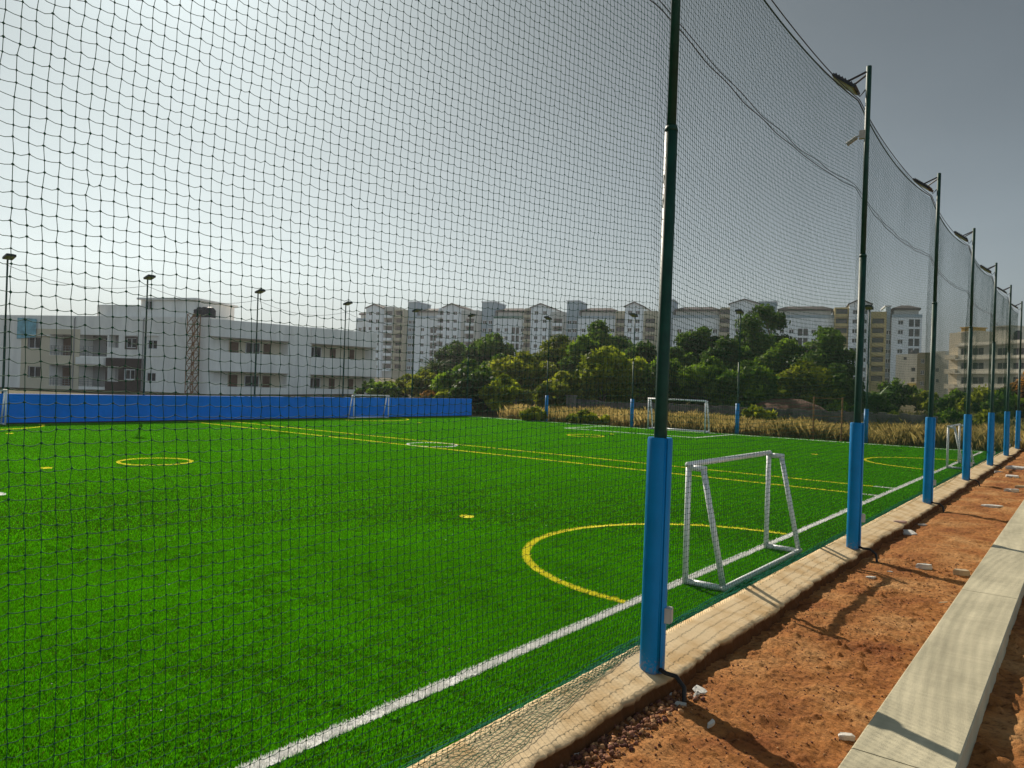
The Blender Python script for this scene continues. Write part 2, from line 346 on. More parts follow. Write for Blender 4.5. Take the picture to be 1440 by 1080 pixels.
def blade_mesh(name, sel, coltab):
    x, y = bx[sel], by[sel]; n = len(x); h = rng.uniform(0.010, 0.022, n)*(1-0.45*wearfac[sel]); th = rng.uniform(0, 2*math.pi, n)
    wd = (0.0012+0.00042*dist[sel])*rng.uniform(0.7, 1.3, n); ln = rng.uniform(0.0, 0.9, n)*h; la = rng.normal(2.2, 1.2, n)
    a = np.stack([x-np.cos(th)*wd, y-np.sin(th)*wd, np.zeros(n)], 1); b = np.stack([x+np.cos(th)*wd, y+np.sin(th)*wd, np.zeros(n)], 1)
    c = np.stack([x+np.cos(la)*ln, y+np.sin(la)*ln, h], 1)
    V = np.stack([a, b, c], 1).reshape(-1, 3); Fc = np.arange(3*n).reshape(-1, 3)
    return big_mesh(name, V, Fc, M['blade'], np.repeat(coltab, 3, 0))
sel = which < 0; n = sel.sum(); j = rng.uniform(0.35, 1.65, (n, 1)); hue = rng.random((n, 1))
tone = (0.88+0.15*fbm(bx[sel]*0.3, by[sel]*2.0, 0.45, 88, 3)[:, None])*(0.98+0.25*(fbm(bx[sel], by[sel], 1.2, 77, 3)[:, None]-0.5))*(1-0.20*wearfac[sel][:, None])
ct = np.array([[0.050, 0.31, 0.001]])*(1-hue)+np.array([[0.105, 0.40, 0.002]])*hue
ct = ct*j*tone; br = rng.random(n) < 0.04; ct[br] = np.array([0.09, 0.08, 0.02])
tag(link('turf_grass', blade_mesh('turf_grass', sel, ct)), 'short bright green artificial turf blades covering the near part of the pitch', 'grass', kind='stuff')
# marking sheets (each with its own coloured pile where blades are near)
NAMES = {}
for i, c in enumerate(MK):
    mb = MB(); col = c[0]
    if c[1] == 'seg':
        a, b, wd = c[2:]; d = (b-a)/np.hypot(*(b-a)); nn = np.array([-d[1], d[0]])*wd/2
        mb.add([(*(a+nn), 0), (*(a-nn), 0), (*(b-nn), 0), (*(b+nn), 0)], [(0, 1, 2, 3)])
    else:
        ctr, r, a0, a1, wd = c[2:]; K = 64; vs_ = []
        for q in range(K+1):
            th = a0+(a1-a0)*q/K
            for rr in (max(r-wd/2, 0.001), r+wd/2): vs_.append((ctr[0]+rr*math.cos(th), ctr[1]+rr*math.sin(th), 0))
        mb.add(vs_, [(2*q, 2*q+1, 2*q+3, 2*q+2) for q in range(K)])
    mm = NAMES.setdefault(col, mat('white turf' if col == WH else 'yellow turf', col, 0.9, 0.22, 60, 0.1, bump=0.5, bscale=110))
    o = mb.build('pitch_marking', mm); o.location.z = 0.004 + 0.0015*(i % 3); tag(o, kind='structure')
    sel = which == i
    if sel.sum():
        n = sel.sum(); jj = rng.uniform(0.7, 1.25, (n, 1))
        q = link('pile', blade_mesh('pile', sel, np.clip(np.array([col])*jj, 0, 0.85)), o); q['kind'] = 'stuff'; q.location.z = 0.001
# kerb: sloping paved strip with broken outer edge
def kerb_material():
    m = bpy.data.materials.new('sandy kerb paving'); m.use_nodes = True; n = m.node_tree; L = n.links.new; b = n.nodes['Principled BSDF']
    b.inputs['Roughness'].default_value = 0.9; b.inputs['Specular IOR Level'].default_value = 0.15
    tc = n.nodes.new('ShaderNodeTexCoord')
    t = n.nodes.new('ShaderNodeTexNoise'); t.inputs['Scale'].default_value = 5; t.inputs['Detail'].default_value = 8; L(tc.outputs['Object'], t.inputs['Vector'])
    r = n.nodes.new('ShaderNodeValToRGB'); e = r.color_ramp.elements
    e[0].position = 0.33; e[0].color = (0.52, 0.35, 0.17, 1); e[1].position = 0.55; e[1].color = (0.68, 0.52, 0.31, 1)
    L(t.outputs['Fac'], r.inputs['Fac'])
    a = n.nodes.new('ShaderNodeAttribute'); a.attribute_name = 'col'
    mx = n.nodes.new('ShaderNodeMix'); mx.data_type = 'RGBA'; L(a.outputs['Fac'], mx.inputs['Factor'])
    mx.inputs['B'].default_value = (0.10, 0.043, 0.016, 1); L(r.outputs['Color'], mx.inputs['A']); L(mx.outputs['Result'], b.inputs['Base Color'])  # brown of the broken outer face, darkened further to stand in for its shade
    t2 = n.nodes.new('ShaderNodeTexNoise'); t2.inputs['Scale'].default_value = 60; t2.inputs['Detail'].default_value = 5; L(tc.outputs['Object'], t2.inputs['Vector'])
    bp = n.nodes.new('ShaderNodeBump'); bp.inputs['Strength'].default_value = 0.5; bp.inputs['Distance'].default_value = 0.006
    L(t2.outputs['Fac'], bp.inputs['Height']); L(bp.outputs['Normal'], b.inputs['Normal']); return m
ny = 1500; yy = np.concatenate([np.linspace(-6, 1.5, 100, endpoint=False), np.linspace(1.5, 14, ny, endpoint=False), np.linspace(14, 33, 500)])
edge = KO + 0.050*(fbm(yy, yy*0, 0.6, 5, 5)-0.5)*2 + 0.014*(fbm(yy, yy*0, 0.17, 8, 4)-0.5)*2 + 0.010*(fbm(yy, yy*0, 0.03, 18, 2)-0.5)*2
prof = []
NT = 9
for q in range(NT):
    f_ = q/(NT-1); prof.append((KI+(edge-KI)*f_, KZI+(KZO-KZI)*f_ + 0.004*(fbm(yy*3+q*2.7, yy*0+q, 0.25, 12, 3)-0.5)))
for q, (dx, dz) in enumerate(((0.003, -0.006), (-0.012, -0.03), (0.0, -0.07), (0.015, -0.22))):
    prof.append((edge+dx+(0.004 if q == 0 else 0.026)*(fbm(yy, yy*0+q, 0.06, 31+q, 4)-0.5)*2, KZO+dz+0.0*yy))
cols_ = [np.clip(0.0*yy, 0, 1)]*(NT-2) + [np.clip((fbm(yy, yy*0, 0.4, 55, 3)-0.55)*2.5, 0, 0.4), np.clip((fbm(yy, yy*0, 0.3, 56, 3)-0.45)*2, 0, .8)] + [0*yy+0.5, 0*yy+1, 0*yy+1, 0*yy+1]
inner = [(KI+0*yy, -0.05+0*yy)]; prof = inner+prof; cols_ = [0*yy]+cols_
Vk = np.stack([np.stack([p[0], yy, p[1]], 1) for p in prof], 1).reshape(-1, 3); nP = len(prof)
ck = np.stack(cols_, 1).reshape(-1, 1).repeat(3, 1)
i = (np.arange(len(yy)-1)[:, None]*nP + np.arange(nP-1)[None, :]).ravel()
tag(link('kerb', big_mesh('kerb', Vk, np.stack([i, i+nP, i+nP+1, i+1], 1)[:, ::-1], kerb_material(), ck)), kind='structure')
# dirt strip between kerb and concrete beam, and the higher dirt right of the beam
BX0, BX1, BZ = -0.662, -0.335, 0.46
def dirt_z(X, Y):
    nearK = np.clip(1-(X-KO)/0.22, 0, 1)
    z = 0.045 - 0.03*nearK + 0.05*(fbm(X, Y, 0.6, 21, 4)-0.5) + 0.045*(fbm(X, Y, 0.12, 22, 4)-0.5)
    cl = np.clip(fbm(X, Y, 0.055, 25, 2)-0.62, 0, 1); return z + 0.10*cl*np.clip(fbm(X, Y, 0.7, 26, 2)*2.2-0.8, 0, 1)
V, Fq = grid(np.linspace(KO-0.05, BX0+0.03, 110), np.concatenate([np.linspace(1.5, 9, 640, endpoint=False), np.linspace(9, 36, 700)]), dirt_z)
tag(link('dirt_strip', big_mesh('dirt_strip', V, Fq, DIRT, smooth=True)), kind='structure')
def dirt2_z(X, Y):
    z = 0.365 + 0.05*(fbm(X, Y, 0.6, 61, 4)-0.5) + 0.035*(fbm(X, Y, 0.12, 62, 3)-0.5)
    cl = np.clip(fbm(X, Y, 0.06, 65, 2)-0.60, 0, 1); z = z + 0.12*cl
    return z - 0.22*np.clip((Y-30)/8, 0, 1)
V, Fq = grid(np.concatenate([np.linspace(BX1-0.02, 0.8, 60, endpoint=False), np.linspace(0.8, 40, 60)]), np.concatenate([np.linspace(-6, 2, 60, endpoint=False), np.linspace(2, 9, 450, endpoint=False), np.linspace(9, 48, 300)]), dirt2_z)
tag(link('dirt_bank', big_mesh('dirt_bank', V, Fq, DIRT, smooth=True)), kind='structure')
# concrete beam (low retaining edge)
bm_ = MB(); ysg = [-4, 2.95, 5.93, 8.9, 11.9, 14.9, 20.9, 26.9, 33.0]
for a, b in zip(ysg[:-1], ysg[1:]):
    c = 0.006; x0, x1, z0, z1 = BX0, BX1, -0.05, BZ; ya, yb = a+0.004, b-0.004
    pr = [(x0, z0), (x1, z0), (x1, z1-c), (x1-c, z1), (x0+c, z1), (x0, z1-c)]
    bm_.add([(x, ya, z) for x, z in pr]+[(x, yb, z) for x, z in pr], [tuple(range(5, -1, -1)) if False else tuple(range(6)), tuple(range(11, 5, -1))]+[(q, q+6, (q+1) % 6+6, (q+1) % 6) for q in range(6)])
def beam_material():
    m = mat('worn concrete beam', (0.44, 0.40, 0.28), 0.85, 0.13, 2.6, 0.2, bump=0.3, bscale=120, dist=0.003)
    n = m.node_tree; L = n.links.new; b = n.nodes['Principled BSDF']; src = b.inputs['Base Color'].links[0].from_socket
    tc = n.nodes.new('ShaderNodeTexCoord'); mp = n.nodes.new('ShaderNodeMapping'); mp.inputs['Scale'].default_value = (7, 0.8, 1); L(tc.outputs['Object'], mp.inputs['Vector'])
    t = n.nodes.new('ShaderNodeTexNoise'); t.inputs['Scale'].default_value = 1.6; t.inputs['Detail'].default_value = 7; L(mp.outputs[0], t.inputs['Vector'])
    r = n.nodes.new('ShaderNodeValToRGB'); e = r.color_ramp.elements; e[0].position = 0.30; e[0].color = (0.82, 0.82, 0.80, 1); e[1].position = 0.68; e[1].color = (1.15, 1.14, 1.12, 1)
    L(t.outputs['Fac'], r.inputs['Fac'])
    mp2 = n.nodes.new('ShaderNodeMapping'); mp2.inputs['Scale'].default_value = (6, 60, 1); L(tc.outputs['Object'], mp2.inputs['Vector'])
    t3 = n.nodes.new('ShaderNodeTexNoise'); t3.inputs['Scale'].default_value = 1.0; t3.inputs['Detail'].default_value = 3; L(mp2.outputs[0], t3.inputs['Vector'])
    r3 = n.nodes.new('ShaderNodeValToRGB'); e = r3.color_ramp.elements; e[0].position = 0.35; e[0].color = (0.95, 0.95, 0.95, 1); e[1].position = 0.65; e[1].color = (1.04, 1.04, 1.03, 1)
    L(t3.outputs['Fac'], r3.inputs['Fac'])
    for s in (r.outputs['Color'], r3.outputs['Color']):
        mx = n.nodes.new('ShaderNodeMix'); mx.data_type = 'RGBA'; mx.blend_type = 'MULTIPLY'; mx.inputs['Factor'].default_value = 1.0
        L(src, mx.inputs['A']); L(s, mx.inputs['B']); src = mx.outputs['Result']
    L(src, b.inputs['Base Color']); return m
tag(bm_.build('concrete_kerb', beam_material()), 'long low concrete edging beam running along the red dirt, brushed on top', 'edging beam', kind='structure')
# ------------------------------------------------------------------ posts
KB = 0.92
PX = -1.965; PY = [y*KB for y in (4.27, 9.33, 14.38, 19.36, 24.46, 29.50, 34.38)]
PZ = 0.128; PADH, JH, TH = 1.353, 3.14, 5.21
def make_floodlight(parent, z, sgn=-1):
    e = MB()                                              # flat LED head on a two-arm bracket
    T = Matrix.Translation((-0.225, 0, z-0.15)) @ Matrix.Rotation(math.radians(38), 4, 'Y')
    e.box((-0.15, -0.13, -0.016), (0.15, 0.13, 0.012), 0, T)
    for q in range(7): e.box((-0.13+q*0.04, -0.12, 0.012), (-0.122+q*0.04, 0.12, 0.026), 0, T)
    h = e.build('floodlight', [M['dark']], parent)
    l = MB(); l.box((-0.135, -0.115, -0.024), (0.135, 0.115, -0.0185), 0, T)
    for q in range(3): l.box((-0.12+q*0.085, -0.10, -0.028), (-0.05+q*0.085, 0.10, -0.0242), 0, T)
    l.build('lamp_face', M['led'], h)
    b = MB()
    for s in (-1, 1): b.tube([(-0.02, 0.035*s, z-0.07), tuple(T @ Vector((0.03, 0.09*s, 0.014)))], 0.011, 6)
    b.tube([tuple(T @ Vector((0.14, 0, 0.0))), (-0.085, 0.01, z-0.31), (-0.03, 0, z-0.25), (0, 0, z-0.22)], 0.007, 6)
    b.build('bracket', M['dark'], h)
    return h
def make_post(label, name='padded_floodlight_post'):
    t = thing(name, label, 'post', group='padded floodlight posts beside the path')
    p = MB(); p.tube([(0, 0, 0), (0, 0, JH)], 0.037, 16); p.tube([(0, 0, JH), (0, 0, JH+0.03)], [0.040, 0.034], 16); p.build('lower_pole', M['pole'], t, True)
    p = MB(); p.tube([(0, 0, JH+0.03), (0, 0, TH)], 0.027, 14); p.build('upper_pole', M['pole'], t, True)
    p = MB(); n = 28; pts = []
    for q in range(n+1):
        th = math.radians(8+344*q/n)+math.radians(-35); pts.append((0.072*math.cos(th), 0.072*math.sin(th)))
    zz = [0.0, 0.012, 0.4, 0.9, PADH-0.012, PADH]; rr = [0.95, 1, 1.0, 1.0, 1, 0.93]
    vs_ = [(x*r, y*r, z) for z, r in zip(zz, rr) for x, y in pts]; m = n+1
    fs = [(a*m+q, a*m+q+1, (a+1)*m+q+1, (a+1)*m+q) for a in range(5) for q in range(n)]
    p.add(vs_, fs); k0 = len(vs_)
    # end cap ring at the top and the seam strip
    ring = [(x*0.93, y*0.93, PADH) for x, y in pts]+[(x*0.52, y*0.52, PADH-0.004) for x, y in pts]
    p.add(ring, [(q, q+1, m+q+1, m+q) for q in range(n)])
    a0 = math.radians(-35); p.box((0.060, -0.011, 0.003), (0.067, 0.011, PADH-0.004), 0, Matrix.Rotation(a0, 4, 'Z'))
    p.build('padding', M['pad'], t, True)
    g = MB(); g.box((0.066, -0.030, 0.29), (0.100, 0.030, 0.375)); g.box((0.099, -0.026, 0.294), (0.106, 0.026, 0.371)); g.build('junction_box', M['grey'], t)
    for o in t.children:
        if o.name.startswith('junction'): o.rotation_euler.z = math.radians(15)
    c = MB(); c.tube([(0.05, -0.02, 0.03), (0.10, -0.03, 0.018), (0.17, -0.04, 0.02), (0.23, -0.06, -0.02), (0.245, -0.085, -0.09), (0.24, -0.10, -0.16)], 0.013, 8); c.build('cable', M['black'], t, True)
    make_floodlight(t, TH)
    return t
PLAB = ['nearest blue padded floodlight post, cut by the top of the picture',
        'second blue padded floodlight post from the camera, carrying a small bullet camera',
        'third blue padded floodlight post from the camera, before the far right goal',
        'fourth blue padded floodlight post along the kerb',
        'fifth blue padded floodlight post along the kerb',
        'sixth blue padded floodlight post along the kerb',
        'farthest blue padded floodlight post at the end of the kerb']
TOPX = [952+2, 1222.6, 1320.3, 1370.3, 1403, 1419.5, 1432.5]; TOPY = [0, 90.3, 242, 319.5, 367, 401, 422]
p0 = make_post(PLAB[0])
for i, y in enumerate(PY):
    o = p0 if i == 0 else copy_tree(p0)
    o['label'] = PLAB[i]
    o.location = (PX, y, PZ)
    # slight lean along the row so the top lands where it stands in the photo
    hh = TH if i else 4.3
    best = min(np.linspace(-0.02, 0.02, 81), key=lambda a: abs((lambda d: (720+F*(d@CR)/(d@CW)))(np.array([PX, y+hh*a, PZ+hh])-CAM)-TOPX[i]))
    o.rotation_euler = (-best, 0, math.radians((0, 4, -5, 3, 6, -3, 2)[i]))
    if i == 1:
        c = MB(); c.box((-0.075, -0.02, 4.43), (-0.02, 0.02, 4.52)); c.tube([(-0.07, 0, 4.47), (-0.11, 0, 4.455)], 0.007, 6)
        c.tube([(-0.10, 0.0, 4.455), (-0.20, 0.0, 4.39)], 0.022, 10); c.build('security_camera', M['grey'], o)
    if i == 5:
        pass
# ------------------------------------------------------------------ net
NX = -2.055; DN = 0.0362; RC = 0.00112
def net_xyz(Y, s):
    """Y along the row, s = nominal height; returns deformed position of the hanging net"""
    ph = np.mod(Y-PY[0], 4.648)/4.648; sag = 4*ph*(1-ph)
    hgt = np.clip(s/4.95, 0, 1)
    dz = -0.12*sag*np.clip((s-0.2)/3.0, 0, 1) + 0.05*(fbm(Y, s, 1.6, 91, 2)-0.5)*np.clip(s, 0, 1)
    x = NX - 0.10*sag*np.sin(np.clip(s/4.95, 0, 1)*math.pi)*1.0 + 0.06*(fbm(Y, s, 1.5, 92, 2)-0.5)
    dy = 0.05*(fbm(Y, s, 1.2, 93, 2)-0.5)
    x = x - 0.10*np.clip((0.6-s)/0.6, 0, 1)**1.5
    return x, Y+dy, s+dz
def cord_mesh(P, rad, nside=3):
    """P: (cords, nodes, 3) -> tube verts/faces; smooth 3 sided tubes"""
    C, N, _ = P.shape
    T = np.empty_like(P); T[:, 1:-1] = P[:, 2:]-P[:, :-2]; T[:, 0] = P[:, 1]-P[:, 0]; T[:, -1] = P[:, -1]-P[:, -2]
    T /= np.linalg.norm(T, axis=2, keepdims=True)+1e-12
    ref = np.zeros_like(T); ref[..., 0] = 1.0; ref += 0.13
    A = ref - T*(ref*T).sum(-1, keepdims=True); A /= np.linalg.norm(A, axis=2, keepdims=True)
    B = np.cross(T, A)
    Vv = np.stack([P + rad*(A*math.cos(2*math.pi*q/nside)+B*math.sin(2*math.pi*q/nside)) for q in range(nside)], 2)
    Vv = Vv.reshape(-1, 3)
    base = (np.arange(C)[:, None]*N + np.arange(N-1)[None, :])*nside; base = base.reshape(-1, 1)
    q = np.arange(nside)[None, :]; q2 = (q+1) % nside
    Fc = np.stack([base+q, base+q2, base+nside+q2, base+nside+q], -1).reshape(-1, 4)
    return Vv, Fc
Yn = np.arange(-0.9, 30.9*1.025, DN); Sn = np.arange(0.16, 4.96, DN)
YY, SS = np.meshgrid(Yn, Sn, indexing='ij')
jit = 0.0013
ny_, ns_ = YY.shape
Xd, Yd, Zd = net_xyz(YY, SS)
Pn = np.stack([Xd+rng.normal(0, jit, YY.shape), Yd+rng.normal(0, jit, YY.shape), Zd+rng.normal(0, jit, YY.shape)], -1)
stag = np.where(np.arange(ny_) % 2 == 0, 0.0022, -0.0022)[:, None]*np.where(np.arange(ns_) % 2 == 0, 1, -1)[None, :]
Pn[..., 2] += stag
net = thing('safety_net', 'tall dark green ball-stop net hung along the posts on the near side of the pitch', 'net', (0, 0, 0))
vv, ff = [], []; off = 0
def acc(v, f):
    global off
    vv.append(v); ff.append(f+off); off += len(v)
acc(*cord_mesh(Pn, RC))                                            # vertical cords
nearN = int((9.0+0.9)/DN)
H = np.transpose(Pn, (1, 0, 2))
Hn = H[:, :nearN]; mid = 0.5*(Hn[:, 1:]+Hn[:, :-1]); mid = mid+rng.normal(0, 0.0012, mid.shape); mid[..., 2] -= 0.003
Hm = np.empty((H.shape[0], 2*nearN-1, 3)); Hm[:, 0::2] = Hn; Hm[:, 1::2] = mid
acc(*cord_mesh(Hm, RC)); acc(*cord_mesh(H[:, nearN-1:], RC))
# skirt lying on the kerb in front of the nearest posts: a skewed, slack continuation
sk_y = np.arange(-0.9, 4.15, 0.034); sk_t = np.arange(0, 13)
SY, ST = np.meshgrid(sk_y, sk_t, indexing='ij')
wdt = np.clip((3.85-SY)/1.6, 0.0, 1)*0.22+0.012
fx = KI-0.035+(ST/12.0)*(wdt+0.06)
xsurf = np.clip((fx-KI)/(KO-KI), 0, 1)
SZ = np.where(fx < KI, 0.10+2*(fx-(KI-0.035)), KZI+(KZO-KZI)*xsurf)+0.003+0.008*fbm(SY*1.0, fx*5, 0.16, 15, 3)
Psk = np.stack([fx+rng.normal(0, .004, SY.shape), SY+0.017*(ST % 2)+0.05*(fbm(SY, ST*0.05, 0.3, 16, 2)-0.5)+0.004*ST, SZ], -1)
a_, b_ = cord_mesh(Psk, RC*1.05), cord_mesh(np.transpose(Psk, (1, 0, 2)), RC*1.05)
link('net_skirt', big_mesh('net_skirt', np.concatenate([a_[0], b_[0]]), np.concatenate([a_[1], b_[1]+len(a_[0])]), M['hem'], smooth=True), net)
# joins the hanging part to the skirt edge
top = Pn[:int((4.2+0.9)/DN):1, 0]; bot = np.stack([np.full(len(top), KI-0.035), top[:, 1], np.full(len(top), 0.11)], 1)
acc(*cord_mesh(np.stack([top, 0.5*(top+bot), bot], 1), RC))
netting = link('netting', big_mesh('netting', np.concatenate(vv), np.concatenate(ff), M['cord'], smooth=True), net)
# knots
kn = Pn[:int((8.5+0.9)/DN)].reshape(-1, 3); r = 0.0040
octv = np.array([(1, 0, 0), (-1, 0, 0), (0, 1, 0), (0, -1, 0), (0, 0, 1), (0, 0, -1)])*r
octf = np.array([(0, 2, 4), (2, 1, 4), (1, 3, 4), (3, 0, 4), (2, 0, 5), (1, 2, 5), (3, 1, 5), (0, 3, 5)])
KV = (kn[:, None, :]+octv[None]*rng.uniform(0.8, 1.25, (len(kn), 1, 3))).reshape(-1, 3); KF = (np.arange(len(kn))[:, None, None]*6+octf[None]).reshape(-1, 3)
q = link('knots', big_mesh('knots', KV, KF, M['cord'], smooth=True), net); q['kind'] = 'stuff'
# top rope, seam rope, gathered hem
def rope_pts(z, sagk, y0, y1, dx=0.0, n=300):
    out = []
    for y in np.linspace(y0, y1, n):
        ph = ((y-PY[0]) % 4.648)/4.648; out.append((NX+dx-0.05*4*ph*(1-ph), y, z-sagk*4*ph*(1-ph)))
    return out
r_ = MB(); r_.tube(rope_pts(4.97, 0.11, -0.9, 31.6), 0.007, 5); r_.tube([(a, b+0.0, c+0.015+0.015*math.sin(b*1.3)) for a, b, c in rope_pts(4.98, 0.09, -0.9, 31.6, 0.012)], 0.005, 5); r_.build('top_rope', M['black'], net, True)
def wav(pts, a, f, ph): return [(x+a*math.sin(y*f+ph), y, z+a*math.cos(y*f*0.83+ph)) for x, y, z in pts]
r_ = MB(); r_.tube(wav(rope_pts(4.02, 0.09, -0.9, 31.6), 0.004, 9, 0), 0.0036, 5); r_.tube(wav(rope_pts(4.05, 0.09, -0.9, 31.6, 0.006), 0.006, 7, 1.5), 0.003, 5); r_.build('seam_rope', M['black'], net, True)
r_ = MB()
for q in range(80):
    y0 = (0.2 if q < 14 else 3.4)+0.9*rng.random(); n = 420; yy_ = np.linspace(y0, 31.3, n); a = rng.uniform(-0.035, 0.045); hz = rng.uniform(0.0, 0.075)
    xx = KI-0.05 - a + 0.03*(fbm(yy_, yy_*0+q*3.1, 0.35, 200+q, 3)-0.5)*2; xx = np.minimum(xx, KI+0.012); zz_ = np.where(xx > KI-0.008, KZI+0.004, KZI-0.085)+np.where(xx > KI-0.008, .15, 1)*hz*(0.6+0.8*fbm(yy_, yy_*0+q*1.7, 0.5, 300+q, 3)) + 0.02*(fbm(yy_, yy_*0+q, 0.09, 500+q, 2)-0.5)
    r_.tube(list(zip(xx, yy_, zz_)), rng.uniform(0.0013, 0.0030), 3, caps=False)
r_.build('gathered_hem', M['hem'], net, True)
# ------------------------------------------------------------------ blue boundary wall (left side)
bw = thing('boundary_wall', 'long low boundary wall sheeted in blue along the far side of the pitch', 'wall')
yE = float(on_x(663, 584.4, XW)[1]); HW = 0.94
m_ = MB(); m_.box((XW-0.12, -8, -0.05), (XW, yE, HW)); m_.build('wall_panel', M['bluewall'], bw)
m_ = MB(); m_.box((XW-0.14, -8, HW+0.001), (XW+0.015, yE+0.01, HW+0.03)); m_.build('coping', M['bluewall'], bw)
m_ = MB(); m_.box((XW-0.12, -8, -0.04), (XW+0.0, -8, 0.0)) if False else m_.box((XW+0.003, -8, 0.0), (XW+0.03, yE, 0.05)); m_.build('skirting', M['black'], bw)
# ------------------------------------------------------------------ goals
def make_goal(label, wd=2.13, h=1.08, d=0.36, r=0.0265, td=0.14):
    g = thing('goal', label, 'goal', group='small white goals on the pitch')
    a = wd/2
    def tb_(name, pts): m = MB(); m.tube(pts, r, 12); m.build(name, M['white'], g, True)
    for s in (-1, 1):
        tb_('front_post', [(0, a*s, 0.0), (0, a*s, h-r)])
        tb_('rear_leg', [(td, a*s, h-r), (d, a*s, r)])
        tb_('top_bar', [(r*0.5, a*s, h-r), (td+r, a*s, h-r)])
        tb_('base_bar', [(r*0.8, a*s, r), (d, a*s, r)])
    tb_('crossbar', [(0, -a-r, h), (0, a+r, h)])
    tb_('rear_bar', [(d+r*0.4, -a-r, r+0.002), (d+r*0.4, a+r, r+0.002)])
    return g
g0 = make_goal('white tube goal nearest the camera, just inside the net by the first two posts'); g0.location = (-2.85, 7.365, 0.012)
def place_goal(label, x, y, rz, s=1.0):
    g = copy_tree(g0); g['label'] = label; g.location = (x, y, 0.01); g.rotation_euler = (0, 0, rz); g.scale = (s, s, s); return g
place_goal('white goal partly hidden by the third padded post, at the far right of the pitch', -2.85, 23.05, 0)
place_goal('white goal standing against the blue wall in front of the flat-roofed white building', XW+0.45, 23.45, math.pi)
place_goal('white goal at the left edge of the picture against the blue wall', XW+0.45, 7.45, math.pi)
pa, pb = on_y(911, 606, YE-0.1), on_y(991, 608, YE-0.1)
place_goal('white goal on the far end line in front of the dry grass', (pa[0]+pb[0])/2, YE-0.1, math.pi/2, abs(pb[0]-pa[0])/2.13)
# ------------------------------------------------------------------ posts on the far sides
def make_far_post(label, pad, group, h=5.3, name='floodlight_post'):
    t = thing(name, label, 'post', group=group)
    p = MB(); p.tube([(0, 0, 0), (0, 0, JH)], 0.036, 10); p.build('lower_pole', M['pole'], t, True)
    p = MB(); p.tube([(0, 0, JH), (0, 0, h)], 0.027, 10); p.build('upper_pole', M['pole'], t, True)
    if pad:
        p = MB(); p.tube([(0, 0, 0.0), (0, 0, PADH)], 0.085, 16); p.build('padding', M['pad'], t, True)
    e = MB(); T = Matrix.Translation((0.14, 0, h+0.03)) @ Matrix.Rotation(math.radians(-14), 4, 'Y'); e.box((-0.18, -0.14, -0.035), (0.18, 0.14, 0.035), 0, T); e.box((-0.14, -0.10, 0.035), (0.14, 0.10, 0.06), 0, T)
    hd = e.build('floodlight', M['dark'], t)
    l = MB(); l.box((-0.16, -0.12, -0.043), (0.16, 0.12, -0.036), 0, T); l.build('lamp_face', M['led'], hd)
    return t
f0 = None; GW = 'floodlight posts behind the blue wall'
for px, ytop, lab in ((8, 360, 'slim floodlight post behind the blue wall, at the left edge'), (206, 389, 'slim floodlight post behind the blue wall, before the dark brown panel of the white building'),
                      (362, 409, 'slim floodlight post behind the blue wall, right of the rusty hoist tower'), (486, 426, 'slim floodlight post behind the blue wall, before the right end of the flat-roofed white building'),
                      (583, 436, 'slim floodlight post behind the blue wall, before the tallest left apartment block'), (661, 443, 'slim floodlight post at the far end of the blue wall')):
    P = on_x(px-4, 556, XW-0.25)
    o = make_far_post(lab, False, GW) if f0 is None else copy_tree(f0); f0 = f0 or o
    o['label'] = lab; o.location = (XW-0.25, P[1], 0); hz = on_x(px, ytop, XW-0.25)[2]; o.scale = (1, 1, hz/5.36)
e0 = None; GE = 'padded floodlight posts along the far end line'
for px, py, ytop, lab in ((768, 591, 447, 'floodlight post with blue padding standing left of the far end goal'), (888, 601, 443, 'floodlight post with blue padding just left of the far end goal'),
                          (1036, 612, 438, 'floodlight post with blue padding right of the far end goal'), (1217, 622, 432, 'floodlight post with blue padding seen beside the second near post')):
    P = on_y(px, py, YE+0.75)
    o = make_far_post(lab, True, GE) if e0 is None else copy_tree(e0); e0 = e0 or o
    o['label'] = lab; o.location = (P[0], P[1], -0.02); o.rotation_euler.z = -math.pi/2
    hz = on_y(px, ytop, YE+0.75)[2]; o.scale = (1, 1, (hz+0.02)/5.36)
# ------------------------------------------------------------------ facade helper
def facade(mb, u0, u1, z0, z1, holes, mi=0, hi=1, v=0.0):
    """front wall in plane y=v (outward -y) with rectangular recesses (a,b,c,d,depth)"""
    us = sorted({u0, u1, *[h[0] for h in holes], *[h[1] for h in holes]}); zs = sorted({z0, z1, *[h[2] for h in holes], *[h[3] for h in holes]})
    for a, b in zip(us[:-1], us[1:]):
        for c, d in zip(zs[:-1], zs[1:]):
            mu, mz = (a+b)/2, (c+d)/2
            if a < u0-1e-6 or b > u1+1e-6: continue
            if any(h[0] < mu < h[1] and h[2] < mz < h[3] for h in holes): continue
            mb.add([(a, v, c), (b, v, c), (b, v, d), (a, v, d)], [(0, 1, 2, 3)], mi)
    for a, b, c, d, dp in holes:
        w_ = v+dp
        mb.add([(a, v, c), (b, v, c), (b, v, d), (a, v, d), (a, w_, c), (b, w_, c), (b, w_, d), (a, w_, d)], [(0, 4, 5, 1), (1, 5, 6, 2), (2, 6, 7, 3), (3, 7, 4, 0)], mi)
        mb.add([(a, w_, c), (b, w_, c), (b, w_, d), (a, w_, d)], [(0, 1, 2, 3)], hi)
def shell(mb, u0, u1, z0, z1, dp, mi=0, v=0.0):
    """sides, back and top behind a facade"""
    a, b = v, v+dp
    mb.add([(u0, a, z0), (u0, a, z1), (u0, b, z1), (u0, b, z0), (u1, a, z0), (u1, a, z1), (u1, b, z1), (u1, b, z0)], [(0, 1, 2, 3), (4, 7, 6, 5), (3, 2, 6, 7), (1, 5, 6, 2)], mi)
_wm = {}
